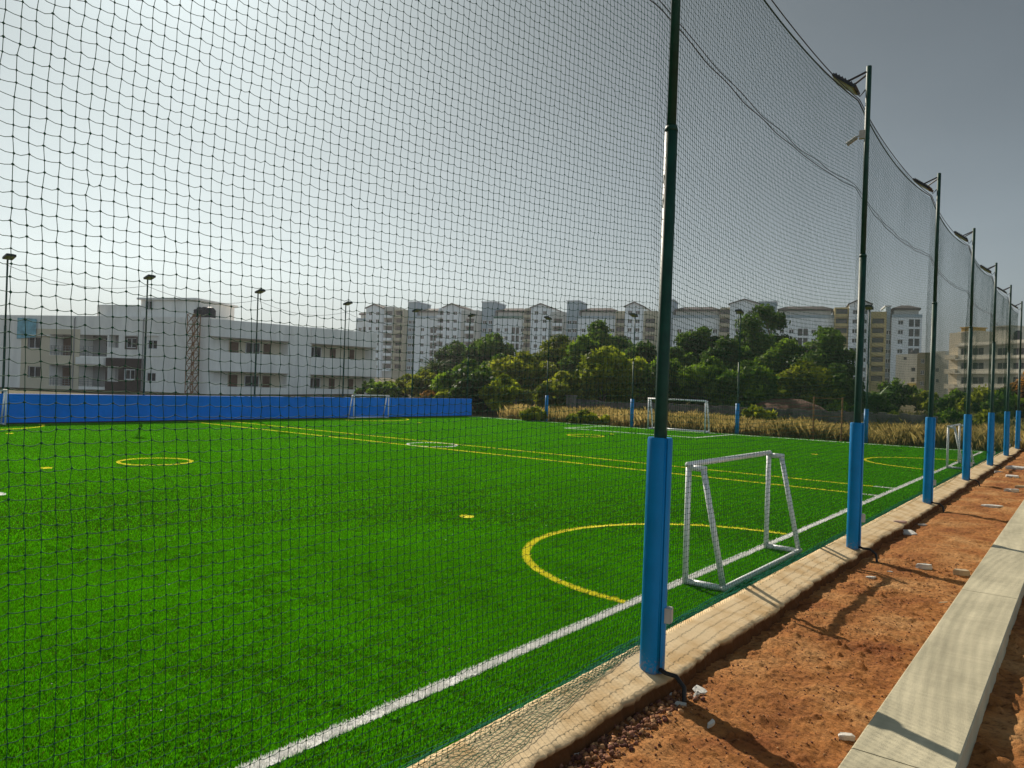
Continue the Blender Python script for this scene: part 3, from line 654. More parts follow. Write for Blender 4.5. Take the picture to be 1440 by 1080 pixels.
def window(parent, u, z, wd, ht, v, frame='wframe', two=True, surround=None):
    """window = frame ring + mullion (part) with pane (sub-part)"""
    key = (round(wd, 1), round(ht, 1), frame, surround)
    if key not in _wm:
        w2, h2 = key[0]/2, key[1]/2; t = 0.06; f = MB()
        for lo, hi in (((-w2, -.04, -h2), (w2, .02, -h2+t)), ((-w2, -.04, h2-t), (w2, .02, h2)), ((-w2, -.04, -h2+t), (-w2+t, .02, h2-t)), ((w2-t, -.04, -h2+t), (w2, .02, h2-t)), ((-.03, -.035, -h2+t), (.03, .02, h2-t))): f.box(lo, hi)
        p = MB(); p.box((-w2+.01, .021, -h2+.01), (w2-.01, .05, h2-.01))
        sr = None
        if surround:
            sr = MB(); s = 0.16
            for lo, hi in (((-w2-s, -.12, -h2-s), (w2+s, -.002, -h2-.002)), ((-w2-s, -.12, h2+.002), (w2+s, -.002, h2+s)), ((-w2-s, -.12, -h2), (-w2-.002, -.002, h2)), ((w2+.002, -.12, -h2), (w2+s, -.002, h2))): sr.box(lo, hi)
            sr = sr.mesh('surround', M[surround])
        _wm[key] = (f.mesh('window', M[frame]), p.mesh('pane', M['glass']), sr)
    f, p, sr = _wm[key]
    o = link('window', f, parent); o.location = (u, v, z)
    link('pane', p, o)
    if sr: q = link('surround', sr, o); q.location = (0, -0.0, 0)
    return o
def plane_uv(P0, e):
    """pixel -> (u,z) on the vertical plane through P0 along unit e"""
    n = np.array([e[1], -e[0], 0])
    def g(px, py):
        d = ray(px, py); t = ((P0-CAM)@n)/(d@n); p = CAM+d*t; return (p-P0)@e, p[2]
    return g
# ------------------------------------------------------------------ white two storey building on the left
PL, PM, PR = foot(-80, 82), foot(292, 74), foot(527, 88)
def seg_frame(A, B):
    e = (B-A); L_ = np.linalg.norm(e); e = e/L_; return e, L_, math.atan2(e[1], e[0])
bld = thing('residential_building', 'white two-storey flat-roofed building with balconies behind the blue wall', 'building', tuple(PM))
# left wing -----------------------------------------------------------
e, LL, rz = seg_frame(PL, PM); g = plane_uv(PL, e)
def U(px): return g(px, 500)[0]
def Zz(px, py): return g(px, py)[1]
lw = MB(); zt = Zz(140, 444.5)
def rect(x0, y0, x1, y1):
    a, z1 = g(x0, y0); b, z0 = g(x1, y1); return a, b, z0, z1
hol, wins, doors, rails = [], [], [], []
for (x0, y0, x1, y1, fr) in ((40, 474, 57, 490, 'dframe'), (40, 515, 57, 531, 'dframe'), (178, 475.5, 191.5, 489, 'dframe'), (176, 519.5, 189.5, 534, 'wframe'), (208, 478, 221, 491, None), (206, 524, 219, 536.5, None)):
    a, b, c, d = rect(x0, y0, x1, y1); hol.append((a, b, c, d, 0.16)); wins.append((a, b, c, d, fr))
for (x0, y0, x1, y1, dp) in ((71, 470, 101, 500, 1.6), (70, 513, 100, 543, 1.6), (110, 470.5, 150, 501.5, 2.0), (110, 514, 149, 544.5, 2.0), (153, 471, 166.5, 489, 1.0), (152, 515.5, 166, 536, 1.0)):
    a, b, c, d = rect(x0, y0, x1, y1); hol.append((a, b, c, d, dp)); rails.append((a, b, c, d, dp))
hol2 = hol
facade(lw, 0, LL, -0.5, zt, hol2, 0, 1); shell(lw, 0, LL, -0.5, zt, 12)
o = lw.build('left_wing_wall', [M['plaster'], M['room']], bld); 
Lw = o
Lw.matrix_local = Matrix.Translation(Vector(PL-PM)) @ Matrix.Rotation(rz, 4, 'Z')
for a, b, c, d, fr in wins: window(Lw, (a+b)/2, (c+d)/2, b-a, d-c, 0.08, 'wframe', surround=fr)
for k_, (a, b, c, d, dp) in enumerate(rails):
    rl = MB()
    if k_ < 4:
        for zz_ in (0.25, 0.5, 0.75, 1.0): rl.box((a+.002, .05, c+zz_-.02), (b-.002, .09, c+zz_+.02))
        for q in range(7): rl.box((a+(b-a)*q/6-.02 if 0 < q < 6 else (a+.003 if q == 0 else b-.043), .095, c+.003), ((a+(b-a)*q/6+.02) if 0 < q < 6 else (a+.043 if q == 0 else b-.003), .13, c+1.0))
        rl.build('railing', M['rail'], Lw)
    dr = MB(); u_ = a+(b-a)*(0.22 if k_ < 2 else 0.6); wd_ = min(0.9, (b-a)*0.35); dr.box((u_-wd_/2, dp-.06, c+.003), (u_+wd_/2, dp-.004, c+min(2.1, (d-c)*0.9)))
    dr.build('door', M['wood'] if k_ < 2 else M['glass'], Lw)
a, b, c, d = rect(149.5, 503, 200, 557)
# the brown clad panel is pierced by the same openings, so it is a thin facade in front
pm = MB(); hb = [h for h in hol if h[0] > a-0.2 and h[1] < b+0.2 and h[3] < d+0.1 and h[2] > c]
hb = [(max(h[0]-.05, a+.02), min(h[1]+.05, b-.02), h[2]-.05, h[3]+.05, 0.045) for h in hb]
facade(pm, a, b, -0.4, d, [(q[0], q[1], q[2], q[3], 0.0) for q in hb], 0, 0, v=-0.05) if False else None
us = sorted({a, b, *[h[0] for h in hb], *[h[1] for h in hb]}); zs = sorted({-0.4, d, *[h[2] for h in hb], *[h[3] for h in hb]})
for q0, q1 in zip(us[:-1], us[1:]):
    for r0, r1 in zip(zs[:-1], zs[1:]):
        if any(h[0] < (q0+q1)/2 < h[1] and h[2] < (r0+r1)/2 < h[3] for h in hb): continue
        pm.box((q0, -0.06, r0), (q1, -0.003, r1))
pm.build('brown_cladding', M['plinth'], Lw)
# cream painted bay at the left, slightly proud
a, b, c, d = rect(44, 462, 110, 556); cb = MB()
hb = [(h[0]-.02, h[1]+.02, h[2]-.02, h[3]+.02) for h in hol if h[0] > a-1.5 and h[1] < b+0.1]
us = sorted({a-1.2, b, *[h[0] for h in hb], *[h[1] for h in hb]}); zs = sorted({-0.4, d, *[h[2] for h in hb], *[h[3] for h in hb]})
for q0, q1 in zip(us[:-1], us[1:]):
    for r0, r1 in zip(zs[:-1], zs[1:]):
        if any(h[0] < (q0+q1)/2 < h[1] and h[2] < (r0+r1)/2 < h[3] for h in hb): continue
        cb.box((q0, -0.05, r0), (q1, -0.003, r1))
cb.build('cream_bay', M['cream'], Lw)
a, b, c, d = rect(110, 502, 149, 513); sb = MB(); sb.box((a, -0.35, c), (b, -0.004, d)); sb.build('balcony_parapet', M['plaster'], Lw)
for x_ in (104.5, 201.5):
    dp_ = MB(); q_ = U(x_); dp_.tube([(q_, -.12, -.3), (q_, -.12, zt-.3), (q_, .02, zt-.15)], .05, 8); dp_.build('drainpipe', M['rail'], Lw)
for x_ in (45, 58, 178, 208):
    z_ = Zz(x_, 500); sl_ = MB(); q_ = U(x_+6); sl_.box((q_-.75, -.3, Zz(x_, 472.3)), (q_+.75, -.13, Zz(x_, 471.6)+.05)); sl_.build('sunshade', M['plaster'], Lw)
# roof structures
a, _ = g(126, 440); b, _ = g(183, 440); z1 = Zz(150, 427); z2 = Zz(210, 419.5)
rm = MB(); rm.box((a, 1.0, zt-.2), (b, 9, z1)); b2, _ = g(262, 440); rm.box((b+.003, 1.5, zt-.2), (b2, 8, z2)); rm.box((b-0.3, 1.2, z2+.003), (b2+0.2, 8.4, z2+0.22))
rh = rm.build('stair_house', M['plaster'], Lw)
window(rh, U(193), Zz(193, 427), 0.9, 0.9, 1.44)
ban = MB(); a, b, c, d = rect(27, 447, 53, 477); ban.add([(a, -0.22, c), (a+.02, -0.22, d), (b, -0.25, d-.1), (b-.05, -0.22, c+.2), (a, -0.19, c), (a+.02, -0.19, d), (b, -0.22, d-.1), (b-.05, -0.19, c+.2)], [(0, 3, 2, 1), (4, 5, 6, 7), (0, 1, 5, 4), (1, 2, 6, 5), (2, 3, 7, 6), (3, 0, 4, 7)])
bo = ban.build('banner', M['cyan']); bo.matrix_world = Matrix.Translation(Vector(PL)) @ Matrix.Rotation(rz, 4, 'Z'); tag(bo, 'turquoise printed banner hung on the white building at the upper left', 'banner')
# tanks on the roof
tk = MB()
for q, uu in enumerate((U(259), U(268), U(275.5))):
    z0 = zt+0.25; tk2 = MB(); tk2.tube([(0, 0, 0), (0, 0, 0.12), (0, 0, 0.9), (0, 0, 1.15), (0, 0, 1.24)], [0.50, 0.55, 0.55, 0.35, 0.16], 18)
    for rz_ in (0.3, 0.55, 0.8): tk2.tube([(0, 0, rz_), (0, 0, rz_+.05)], [0.57, 0.57], 18)
    o = tk2.build('water_tank', M['tank'], None, False); P = PL+e*uu+np.array([-e[1], e[0], 0])*2.0; o.location = (P[0], P[1], z0-0.24)
    tag(o, ('black water tank on the white building roof, leftmost of three', 'black water tank in the middle of three on the white building roof', 'black water tank on the white building roof, nearest the hoist tower')[q], 'water tank', 'black roof tanks on the white building')
# right wing ----------------------------------------------------------
e2, L2, rz2 = seg_frame(PM, PR); g2 = plane_uv(PM, e2)
def rect2(x0, y0, x1, y1):
    a, z1 = g2(x0, y0); b, z0 = g2(x1, y1); return a, b, z0, z1
zr = g2(420, 459)[1]
rw = MB(); slots = []
zA1, zA0 = g2(330, 475)[1], g2(330, 496)[1]; zB1, zB0 = g2(330, 522.5)[1], g2(330, 544)[1]
uA, uB, uC, uD = g2(296, 480)[0], g2(405, 490)[0], g2(438, 490)[0], L2-0.4
hol = [(uA, uB, zA0, zA1, 1.7), (uA, uB, zB0, zB1, 1.7), (uC, uD, zA0, zA1, 1.7), (uC, uD, zB0, zB1, 1.7)]
facade(rw, 0.003, L2, -0.5, zr, hol, 0, 1); shell(rw, 0.003, L2, -0.5, zr, 11)
Rw = rw.build('right_wing_wall', [M['plaster'], M['cream']], bld); Rw.matrix_local = Matrix.Rotation(rz2, 4, 'Z')
for (x, wd_, kind) in ((316, 1.5, 0), (339, 0.9, 1), (365.5, 1.25, 0), (386, 0.8, 1), (452.5, 1.4, 0), (479, 0.7, 1), (506, 0.6, 1)):
    for (zc0, zc1) in ((zA0, zA1), (zB0, zB1)):
        uu = g2(x, 490)[0]; 
        if uA < uu < uB or uC < uu < uD:
            if kind == 0: window(Rw, uu, zc0+0.62, wd_*1.25, 1.25, 1.64)
            else: dm = MB(); dm.box((uu-wd_/2, 1.6, zc0+.003), (uu+wd_/2, 1.694, zc1-0.35)); dm.build('door', M['wood'], Rw)
bnd = MB()
for a, b in ((uA-.15, uB+.1), (uC-.15, L2)):
    for z0, z1 in ((zA1, zr-0.004), (zB1+.0, zA0)): bnd.box((a, -0.28, z0), (b, -0.004, z1))
bnd.build('balcony_parapet', M['plaster'], Rw)
# hoist tower leaning on the facade
ht = MB(); x0, x1 = g2(264-0.0, 500)[0], 0
P = foot(270, 73.3); top = at(270, 442, 73.3)[2]
W_ = 0.42
for sx in (-1, 1):
    for sy in (-1, 1): ht.tube([(sx*W_, sy*W_, 0), (sx*W_, sy*W_, top)], 0.045, 6)
for q in range(9):
    z = top*q/8.0
    if q < 8:
        dz = top/8
        for sy in (-1, 1): ht.tube([(-W_, sy*W_, z), (W_, sy*W_, z+dz)], 0.032, 5); ht.tube([(W_, sy*W_, z), (-W_, sy*W_, z+dz)], 0.032, 5)
        for sx in (-1, 1): ht.tube([(sx*W_, -W_, z), (sx*W_, W_, z+dz)], 0.032, 5)
    for sy in (-1, 1): ht.tube([(-W_, sy*W_, z), (W_, sy*W_, z)], 0.03, 5)
o = ht.build('hoist_tower', M['rust']); o.location = (P[0], P[1], 0); o.rotation_euler.z = rz; tag(o, 'rusty lattice hoist tower against the white building', 'hoist tower')
# ------------------------------------------------------------------ apartment row
A_ = foot(505, 303); B_ = foot(1297, 232)
ea, La, rza = seg_frame(A_, B_); ga = plane_uv(A_, ea)
def ua(px): return ga(px, 480)[0]
def za(px, py): return ga(px, py)[1]
FH = 3.05
def apt_mass(parent, name, u0, u1, v, dp, H_, wallm, cols, sub=0.0, skip=0, first=2):
    """cols: list of (fraction, kind) columns of openings, kind w window / t twin tall / b balcony"""
    mb = MB(); holes = []; nf = int(H_//FH); its = []
    for fr, kd in cols:
        uc = u0+(u1-u0)*fr
        for fl in range(first, nf-skip):
            z = fl*FH
            if kd == 'w': holes.append((uc-.75, uc+.75, z+0.9, z+2.25, .22)); its.append(('w', uc, z+1.575))
            elif kd == 't': holes += [(uc-1.55, uc-.15, z+.25, z+2.6, .5), (uc+.15, uc+1.55, z+.25, z+2.6, .5)]
            elif kd == 'b': holes.append((uc-1.7, uc+1.7, z+.15, z+2.75, 1.3)); its.append(('b', uc, z))
    facade(mb, u0, u1, 0, H_, holes, 0, 1, v); shell(mb, u0, u1, 0, H_, dp, 0, v)
    o = mb.build(name, [M[wallm], M['glass']], parent)
    for k_, uc, z in its:
        if k_ == 'w':
            wo = awin(o); wo.location = (uc, v+.1, z)
        else:
            bo_ = abal(o, wallm); bo_.location = (uc, v, z)
    return o
_aw = {}
def awin(parent):
    if 'w' not in _aw:
        f = MB(); w2, h2, t = .75, .675, .09
        for lo, hi in (((-w2, -.03, -h2), (w2, .03, -h2+t)), ((-w2, -.03, h2-t), (w2, .03, h2)), ((-w2, -.03, -h2+t), (-w2+t, .03, h2-t)), ((w2-t, -.03, -h2+t), (w2, .03, h2-t)), ((-.05, -.03, -h2+t), (.05, .03, h2-t))): f.box(lo, hi)
        f.box((-w2-.15, -.5, h2+.05), (w2+.15, -.102, h2+.15))
        _aw['w'] = f.mesh('window', M['aptw'])
    return link('window', _aw['w'], parent)
def abal(parent, wm):
    k = 'b'+wm
    if k not in _aw:
        f = MB(); f.box((-1.8, -.9, -.02), (1.8, -.003, .14)); f.box((-1.8, -.9, .14), (1.8, -.8, 1.05)); f.box((-1.8, -.8, .14), (-1.7, -.003, 1.05)); f.box((1.7, -.8, .14), (1.8, -.003, 1.05))
        _aw[k] = f.mesh('balcony', M[wm if wm in ('apty', 'aptk') else 'aptw'])
    return link('balcony', _aw[k], parent)
def hip_roof(parent, u0, u1, v, dp, z, rise=1.6, ov=0.6):
    mb = MB(); a, b, c, d = u0-ov, u1+ov, v-ov, v+dp+ov; m = min((b-a)/2-.5, (d-c)/2-0.2); m2 = min(3.0, m)
    mb.add([(a, c, z), (b, c, z), (b, d, z), (a, d, z), (a+m2, c+m2*1.2, z+rise), (b-m2, c+m2*1.2, z+rise), (b-m2, d-m2, z+rise), (a+m2, d-m2, z+rise)],
           [(0, 1, 5, 4), (1, 2, 6, 5), (2, 3, 7, 6), (3, 0, 4, 7), (4, 5, 6, 7), (3, 2, 1, 0)])
    mb.box((a+.03, c+.03, z-.6), (b-.03, d-.03, z-.004))
    return mb.build('roof', M['roof'], parent)
def gable_roof(parent, u0, u1, v, dp, z, rise=1.45):
    mb = MB(); c = (u0+u1)/2; a, b = u0-.5, u1+.5
    mb.add([(u0, v, z), (u1, v, z), (c, v, z+rise), (u0, v+dp, z), (u1, v+dp, z), (c, v+dp, z+rise)], [(0, 1, 2), (5, 4, 3)], 0)
    for s, x in ((1, a), (-1, b)):
        mb.add([(x, v-.6, z-.15), (c, v-.6, z+rise+.05), (c, v+dp, z+rise+.05), (x, v+dp, z-.15), (x, v-.6, z+.12), (c, v-.6, z+rise+.32), (c, v+dp, z+rise+.32), (x, v+dp, z+.12)],
               [(0, 1, 2, 3), (7, 6, 5, 4), (0, 4, 5, 1), (1, 5, 6, 2), (2, 6, 7, 3), (3, 7, 4, 0)], 1)
    return mb.build('gable', [M['aptw'], M['roof']], parent)
GA = 'apartment blocks in the long row behind the trees'
def apt(label, segs, seed=0):
    t = thing('apartment_block', label, 'apartment block', tuple(A_), rza, GA)
    for s in segs:
        kind, x0, x1, ytop = s[:4]; u0, u1 = ua(x0)+.004, ua(x1)-.004; xc = (x0+x1)/2; H_ = za(xc, ytop); yellow = s[4] if len(s) > 4 else 'aptc'
        Wd = u1-u0
        if kind == 'wing':
            H1 = H_-1.5-2.9
            cols = [(0.10, 'w'), (0.27, 'w'), (0.47, 't'), (0.66, 'w'), (0.82, 'w')] if Wd > 17 else [(0.15, 'w'), (0.4, 'w'), (0.68, 't'), (0.9, 'w')] if Wd > 11 else [(0.3, 'w'), (0.75, 't')]
            apt_mass(t, 'wing_wall', u0, u1, 0.0, 14, H1, 'aptw', cols)
            apt_mass(t, 'penthouse_wall', u0+.8, u1-.8, 2.0, 11, H_-1.5, 'aptc', [(0.12, 'w'), (0.37, 'w'), (0.63, 'w'), (0.88, 'w')], first=int((H1+.5)//FH))
            pp = MB(); pp.box((u0, -.15, H1+.003), (u1, .1, H1+1.0)); pp.build('terrace_parapet', M['terr'] if seed == 3 else M['aptb'], t)
            hip_roof(t, u0+.8, u1-.8, 2.0, 11, H_-1.2, 1.2)
        elif kind == 'gable':
            apt_mass(t, 'gable_wall', u0, u1, -3.0, 15, H_-1.9, 'aptw', [(0.28, 'w'), (0.72, 'w')] if Wd < 12 else [(0.2, 'w'), (0.5, 'w'), (0.8, 'w')])
            gable_roof(t, u0, u1, -3.0, 15, H_-1.9)
        elif kind == 'bal':
            apt_mass(t, 'balcony_bay_wall', u0, u1, -1.6, 12, H_, yellow, [(0.5, 'b')] if Wd < 8 else [(0.3, 'b'), (0.8, 'w')])
        elif kind == 'tower':
            apt_mass(t, 'stair_tower_wall', u0, u1, 1.5, 12, H_, 'aptb', [(0.25, 'w'), (0.7, 'w')], skip=2)
            cp = MB(); cp.box((u0-.3, 1.2, H_+.003), (u1+.3, 13.6, H_+.35)); cp.build('coping', M['aptw'], t)
    return t
apt('pale apartment block at the left end of the row, just behind the white building', [('wing', 500, 519, 436), ('gable', 519, 541.5, 428), ('bal', 541.5, 555, 432), ('bal', 555, 570, 436, 'apty'), ('tower', 570, 582.5, 424.5)])
apt('apartment block second from the left in the row, brown hipped roof beside a gable', [('wing', 583, 618, 432), ('bal', 618, 627, 434, 'aptw'), ('gable', 627, 650, 427), ('bal', 650, 674, 437, 'aptc'), ('tower', 674, 692, 424.5)])
apt('apartment block with a green shaded terrace, third in the row from the left', [('wing', 693, 739, 431.5), ('bal', 739, 749, 434, 'apty'), ('gable', 749, 776, 427), ('bal', 776, 794, 439, 'aptc'), ('tower', 794, 811, 423)], 3)
apt('apartment block fourth in the row from the left, left of the nearest pole', [('wing', 812, 866, 431), ('bal', 866, 880, 438, 'apty'), ('gable', 880, 905, 425), ('bal', 905, 924, 438, 'apty'), ('tower', 924, 944, 421)])
apt('apartment block right of the nearest pole, partly behind the tallest tree', [('wing', 945, 1012, 429.5), ('bal', 1012, 1026, 433, 'apty'), ('gable', 1026, 1066, 421), ('tower', 1066, 1090, 424)])
apt('apartment block left of the second post, with yellow balconies', [('wing', 1091, 1172, 428.5), ('bal', 1172, 1192, 433, 'aptk'), ('gable', 1192, 1222, 421), ('bal', 1222, 1245, 439, 'aptk'), ('tower', 1245, 1252, 430)])
apt('grey apartment block closing the right end of the row', [('wing', 1253, 1296, 427)])
# ------------------------------------------------------------------ buildings on the right
def simple_building(name, label, px0, px1, ytop, depth0, depth1, wallm, build):
    A, B = foot(px0, depth0), foot(px1, depth1); e_, L_, r_ = seg_frame(A, B); gg = plane_uv(A, e_)
    t = thing(name, label, 'building', tuple(A), r_); build(t, gg, L_); return t
def b_cream(t, gg, L_):
    def rc(x0, y0, x1, y1): a, z1 = gg(x0, y0); b, z0 = gg(x1, y1); return a, b, z0, z1
    zt = gg(1275, 498)[1]; mb = MB(); ws = [rc(*q) for q in ((1281, 517, 1287, 522), (1280.5, 531, 1286, 537), (1270, 502, 1275, 506), (1315, 518, 1320, 523), (1315, 533, 1320, 538))]
    a, b = gg(1293, 500)[0], gg(1308, 500)[0]
    h1 = [w_ for w_ in ws if w_[1] < a]; h2 = [w_ for w_ in ws if w_[0] > b]
    facade(mb, 0, a-.003, -1, zt, [(*w_, .3) for w_ in h1], 0, 1); shell(mb, 0, a-.003, -1, zt, 14)
    mb.build('wall', [M['beige'], M['glass']], t)
    mb = MB(); facade(mb, b+.003, L_, -1, zt-1.6, [(*w_, .3) for w_ in h2], 0, 1); shell(mb, b+.003, L_, -1, zt-1.6, 14); mb.build('wall', [M['beige'], M['glass']], t)
    mb = MB(); w3 = [rc(x, y, x+5, y+6) for x, y in ((1298, 505), (1297.5, 521), (1297, 536.5))]
    facade(mb, a, b, -1, zt+0.2, [(*w_, .2) for w_ in w3], 0, 1, v=-.8); shell(mb, a, b, -1, zt+.2, 9, 0, -.8); st = mb.build('stair_bay', [M['olive'], M['glass']], t)
    for w_ in w3: window(st, (w_[0]+w_[1])/2, (w_[2]+w_[3])/2, w_[1]-w_[0], w_[3]-w_[2], -.72)
    yb = rc(1278, 539, 1288, 548); mb = MB(); mb.box((yb[0], -.5, yb[2]), (yb[1], -.003, yb[3])); mb.build('yellow_box', M['yel'], t)
    mb = MB(); r0 = rc(1300, 494, 1322, 503); mb.box((r0[0], 2, zt-1.6), (r0[1], 7, r0[3])); mb.build('stair_house', M['beige'], t)
    mb = MB(); mb.tube([(3, 3, zt), (3, 3, zt+.9), (3, 3, zt+1.2)], [.6, .6, .3], 14); mb.build('roof_tank', M['tank'], t)
simple_building('small_building', 'small cream building with an olive stair bay beyond the third post', 1258, 1331, 497, 210, 195, 'beige', b_cream)
def b_beige(t, gg, L_):
    def rc(x0, y0, x1, y1): a, z1 = gg(x0, y0); b, z0 = gg(x1, y1); return a, b, z0, z1
    zt = gg(1390, 480)[1]; mb = MB(); hs_ = []
    for (y0, y1) in ((489.5, 499), (510, 519), (530, 540), (549, 556)):
        for (x0, x1) in ((1351, 1359), (1367, 1383), (1392, 1397), (1402, 1416), (1424, 1440), (1450, 1464)): hs_.append((*rc(x0, y0, x1, y1), 1.0 if x1-x0 > 9 else .3))
    facade(mb, 0, L_, -1, zt, hs_, 0, 1); shell(mb, 0, L_, -1, zt, 16); o = mb.build('wall', [M['beige'], M['glass']], t)
    for h in hs_: window(o, (h[0]+h[1])/2, (h[2]+h[3])/2, h[1]-h[0], h[3]-h[2], .15, 'beige')
    # slab bands
    for y in (484.5, 504.5, 525, 545): z = gg(1390, y)[1]; sb = MB(); sb.box((-.25, -.5, z-.14), (L_, -.004, z+.14)); sb.build('floor_band', M['beige'], t)
    # sunlit return wall with three balcony openings at the left corner
    a, b, z0, z1 = rc(1330, 474, 1345, 560); cw = MB()
    fr = [(-4.6, -.003, gg(1340, y1)[1], gg(1340, y0)[1], 1.2) for y0, y1 in ()]
    cw.box((a, 1.0, -1), (-.26, 14, gg(1340, 467.5)[1])); cw.build('corner_wall', M['cream'], t)
    for y in (499, 519, 540):
        z = gg(1340, y)[1]; bl = MB(); bl.box((a+.3, -.4, z-1.0), (-.3, .996, z)); bl.build('balcony', M['cream'], t)
    for (nm, x0, y0, x1, y1, m_) in (('roof_box', 1344, 461, 1355, 468, 'orange'), ('stair_house', 1388, 460, 1412, 479, 'beige'), ('parapet_room', 1341, 467.5, 1364, 478.5, 'beige')):
        q = rc(x0, y0, x1, y1); rb = MB(); rb.box((q[0], 1.5, zt+.003 if nm != 'roof_box' else gg(1350, 467)[1]), (q[1], 6, q[3])); rb.box((q[0]-.2, 1.3, q[3]+.002), (q[1]+.2, 6.2, q[3]+.2)); rb.build(nm, M[m_], t)
    q = rc(1413, 464, 1418, 470); rb = MB(); rb.tube([((q[0]+q[1])/2, 3, zt), ((q[0]+q[1])/2, 3, q[3]-.4), ((q[0]+q[1])/2, 3, q[3])], [.7, .7, .3], 14); rb.build('roof_tank', M['tank'], t)
simple_building('residential_building', 'beige apartment building with a yellow roof box seen between the right-hand posts', 1345, 1475, 480, 160, 140, 'beige', b_beige)
# ------------------------------------------------------------------ vegetation
def leaf_cloud(cent, rad, n, size, tone, colA, colB, flat=0.75, seed=0):
    """leaf quads over the outer half of blobs; cent (k,3), rad (k,), tone (k,)"""
    r = np.random.default_rng(seed); k = len(cent)
    wts = rad**2; idx = r.choice(k, n, p=wts/wts.sum())
    d = r.normal(size=(n, 3)); d /= np.linalg.norm(d, axis=1)[:, None]
    rr = rad[idx]*(r.random(n)**0.45)*r.uniform(0.75, 1.18, n)
    P = cent[idx]+d*rr[:, None]*np.array([1, 1, flat])
    up = d*0.7+r.normal(size=(n, 3))*0.6; up /= np.linalg.norm(up, axis=1)[:, None]
    t = np.cross(up, r.normal(size=(n, 3))); t /= np.linalg.norm(t, axis=1)[:, None]; b = np.cross(up, t)
    s = size*r.uniform(0.55, 1.35, n)[:, None]
    V = np.stack([P-t*s, P-b*s*0.45+up*s*0.12, P+t*s, P+b*s*0.45+up*s*0.12], 1).reshape(-1, 3)
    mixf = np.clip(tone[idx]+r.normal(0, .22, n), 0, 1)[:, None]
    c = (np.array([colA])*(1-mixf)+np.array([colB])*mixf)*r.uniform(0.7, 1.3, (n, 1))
    return V, np.arange(4*n).reshape(-1, 4), np.repeat(c, 4, 0)
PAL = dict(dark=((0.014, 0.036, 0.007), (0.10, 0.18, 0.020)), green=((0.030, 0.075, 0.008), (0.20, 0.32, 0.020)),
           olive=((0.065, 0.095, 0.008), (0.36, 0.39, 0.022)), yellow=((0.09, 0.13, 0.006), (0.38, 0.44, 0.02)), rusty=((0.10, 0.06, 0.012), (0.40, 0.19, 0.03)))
def tree(px, ytop, wpx, depth, pal, label, seed, name='broadleaf_tree', base=None, low=0.12, n=None, cat='tree', group='trees beyond the far end of the pitch', aspect=1.0):
    r = np.random.default_rng(seed); P = foot(px, depth); zg = float(scrub_z(np.array([P[0]]), np.array([P[1]]))[0]) if base is None else base
    top = at(px, ytop, depth)[2]; Hh = top-zg; R = wpx/2*depth/F*1.28
    t = thing(name, label, cat, (P[0], P[1], zg-0.05), r.uniform(0, 6.28), group)
    k = 30; cz = Hh*(low+(1-low)*0.52); hz = Hh*(1-low)*0.5
    d = r.normal(size=(k, 3)); d /= np.linalg.norm(d, axis=1)[:, None]; rr = r.random(k)**0.42*0.80
    cent = np.stack([d[:, 0]*rr*R, d[:, 1]*rr*R, cz+d[:, 2]*rr*hz], 1)
    shrink = 1-0.35*aspect*np.clip((cent[:, 2]-cz)/hz, 0, 1); cent[:, :2] *= shrink[:, None]
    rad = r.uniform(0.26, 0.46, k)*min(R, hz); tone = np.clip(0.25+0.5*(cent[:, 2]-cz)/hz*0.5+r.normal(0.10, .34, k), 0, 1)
    pk = np.argmax(cent[:, 2]); rad[pk] = 0.34*min(R, hz); cent[pk] = (cent[pk, 0]*.3, cent[pk, 1]*.3, Hh-rad[pk]*0.8); p2 = np.argsort(cent[:, 2])[-3:-1]; cent[p2, :2] = cent[pk, :2]+np.array([[.45, .1], [-.42, -.15]])*R*(1.2 if aspect < 0 else .8); cent[p2, 2] = Hh-rad[pk]*np.array([1.9, 1.5]); rad[p2] = .4*min(R, hz)
    n = n or int(np.clip(4200*(R*hz)**0.75, 4000, 17000))
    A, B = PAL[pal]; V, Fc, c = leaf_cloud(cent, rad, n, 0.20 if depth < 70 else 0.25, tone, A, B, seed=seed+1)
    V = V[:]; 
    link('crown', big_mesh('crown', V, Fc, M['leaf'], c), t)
    tr = MB(); th = max(0.09, 0.035*Hh); hb = Hh*max(low, .22)
    bend = r.normal(0, .05*Hh, 2)
    tr.tube([(0, 0, -.1), (bend[0]*.3, bend[1]*.3, hb*.5), (bend[0], bend[1], hb), (bend[0]*1.2, bend[1]*1.2, Hh*.62)], [th*1.25, th, th*.8, th*.3], 8)
    for q in r.choice(k, 9, replace=False):
        c_ = cent[q]; s = np.array([bend[0], bend[1], hb*r.uniform(.6, 1.1)]); m_ = (s+c_)/2+r.normal(0, .08*Hh, 3)*np.array([1, 1, .4])
        tr.tube([tuple(s), tuple(m_), tuple(c_)], [th*.5, th*.32, th*.1], 6)
    tr.build('trunk', M['bark'], t, True); return t
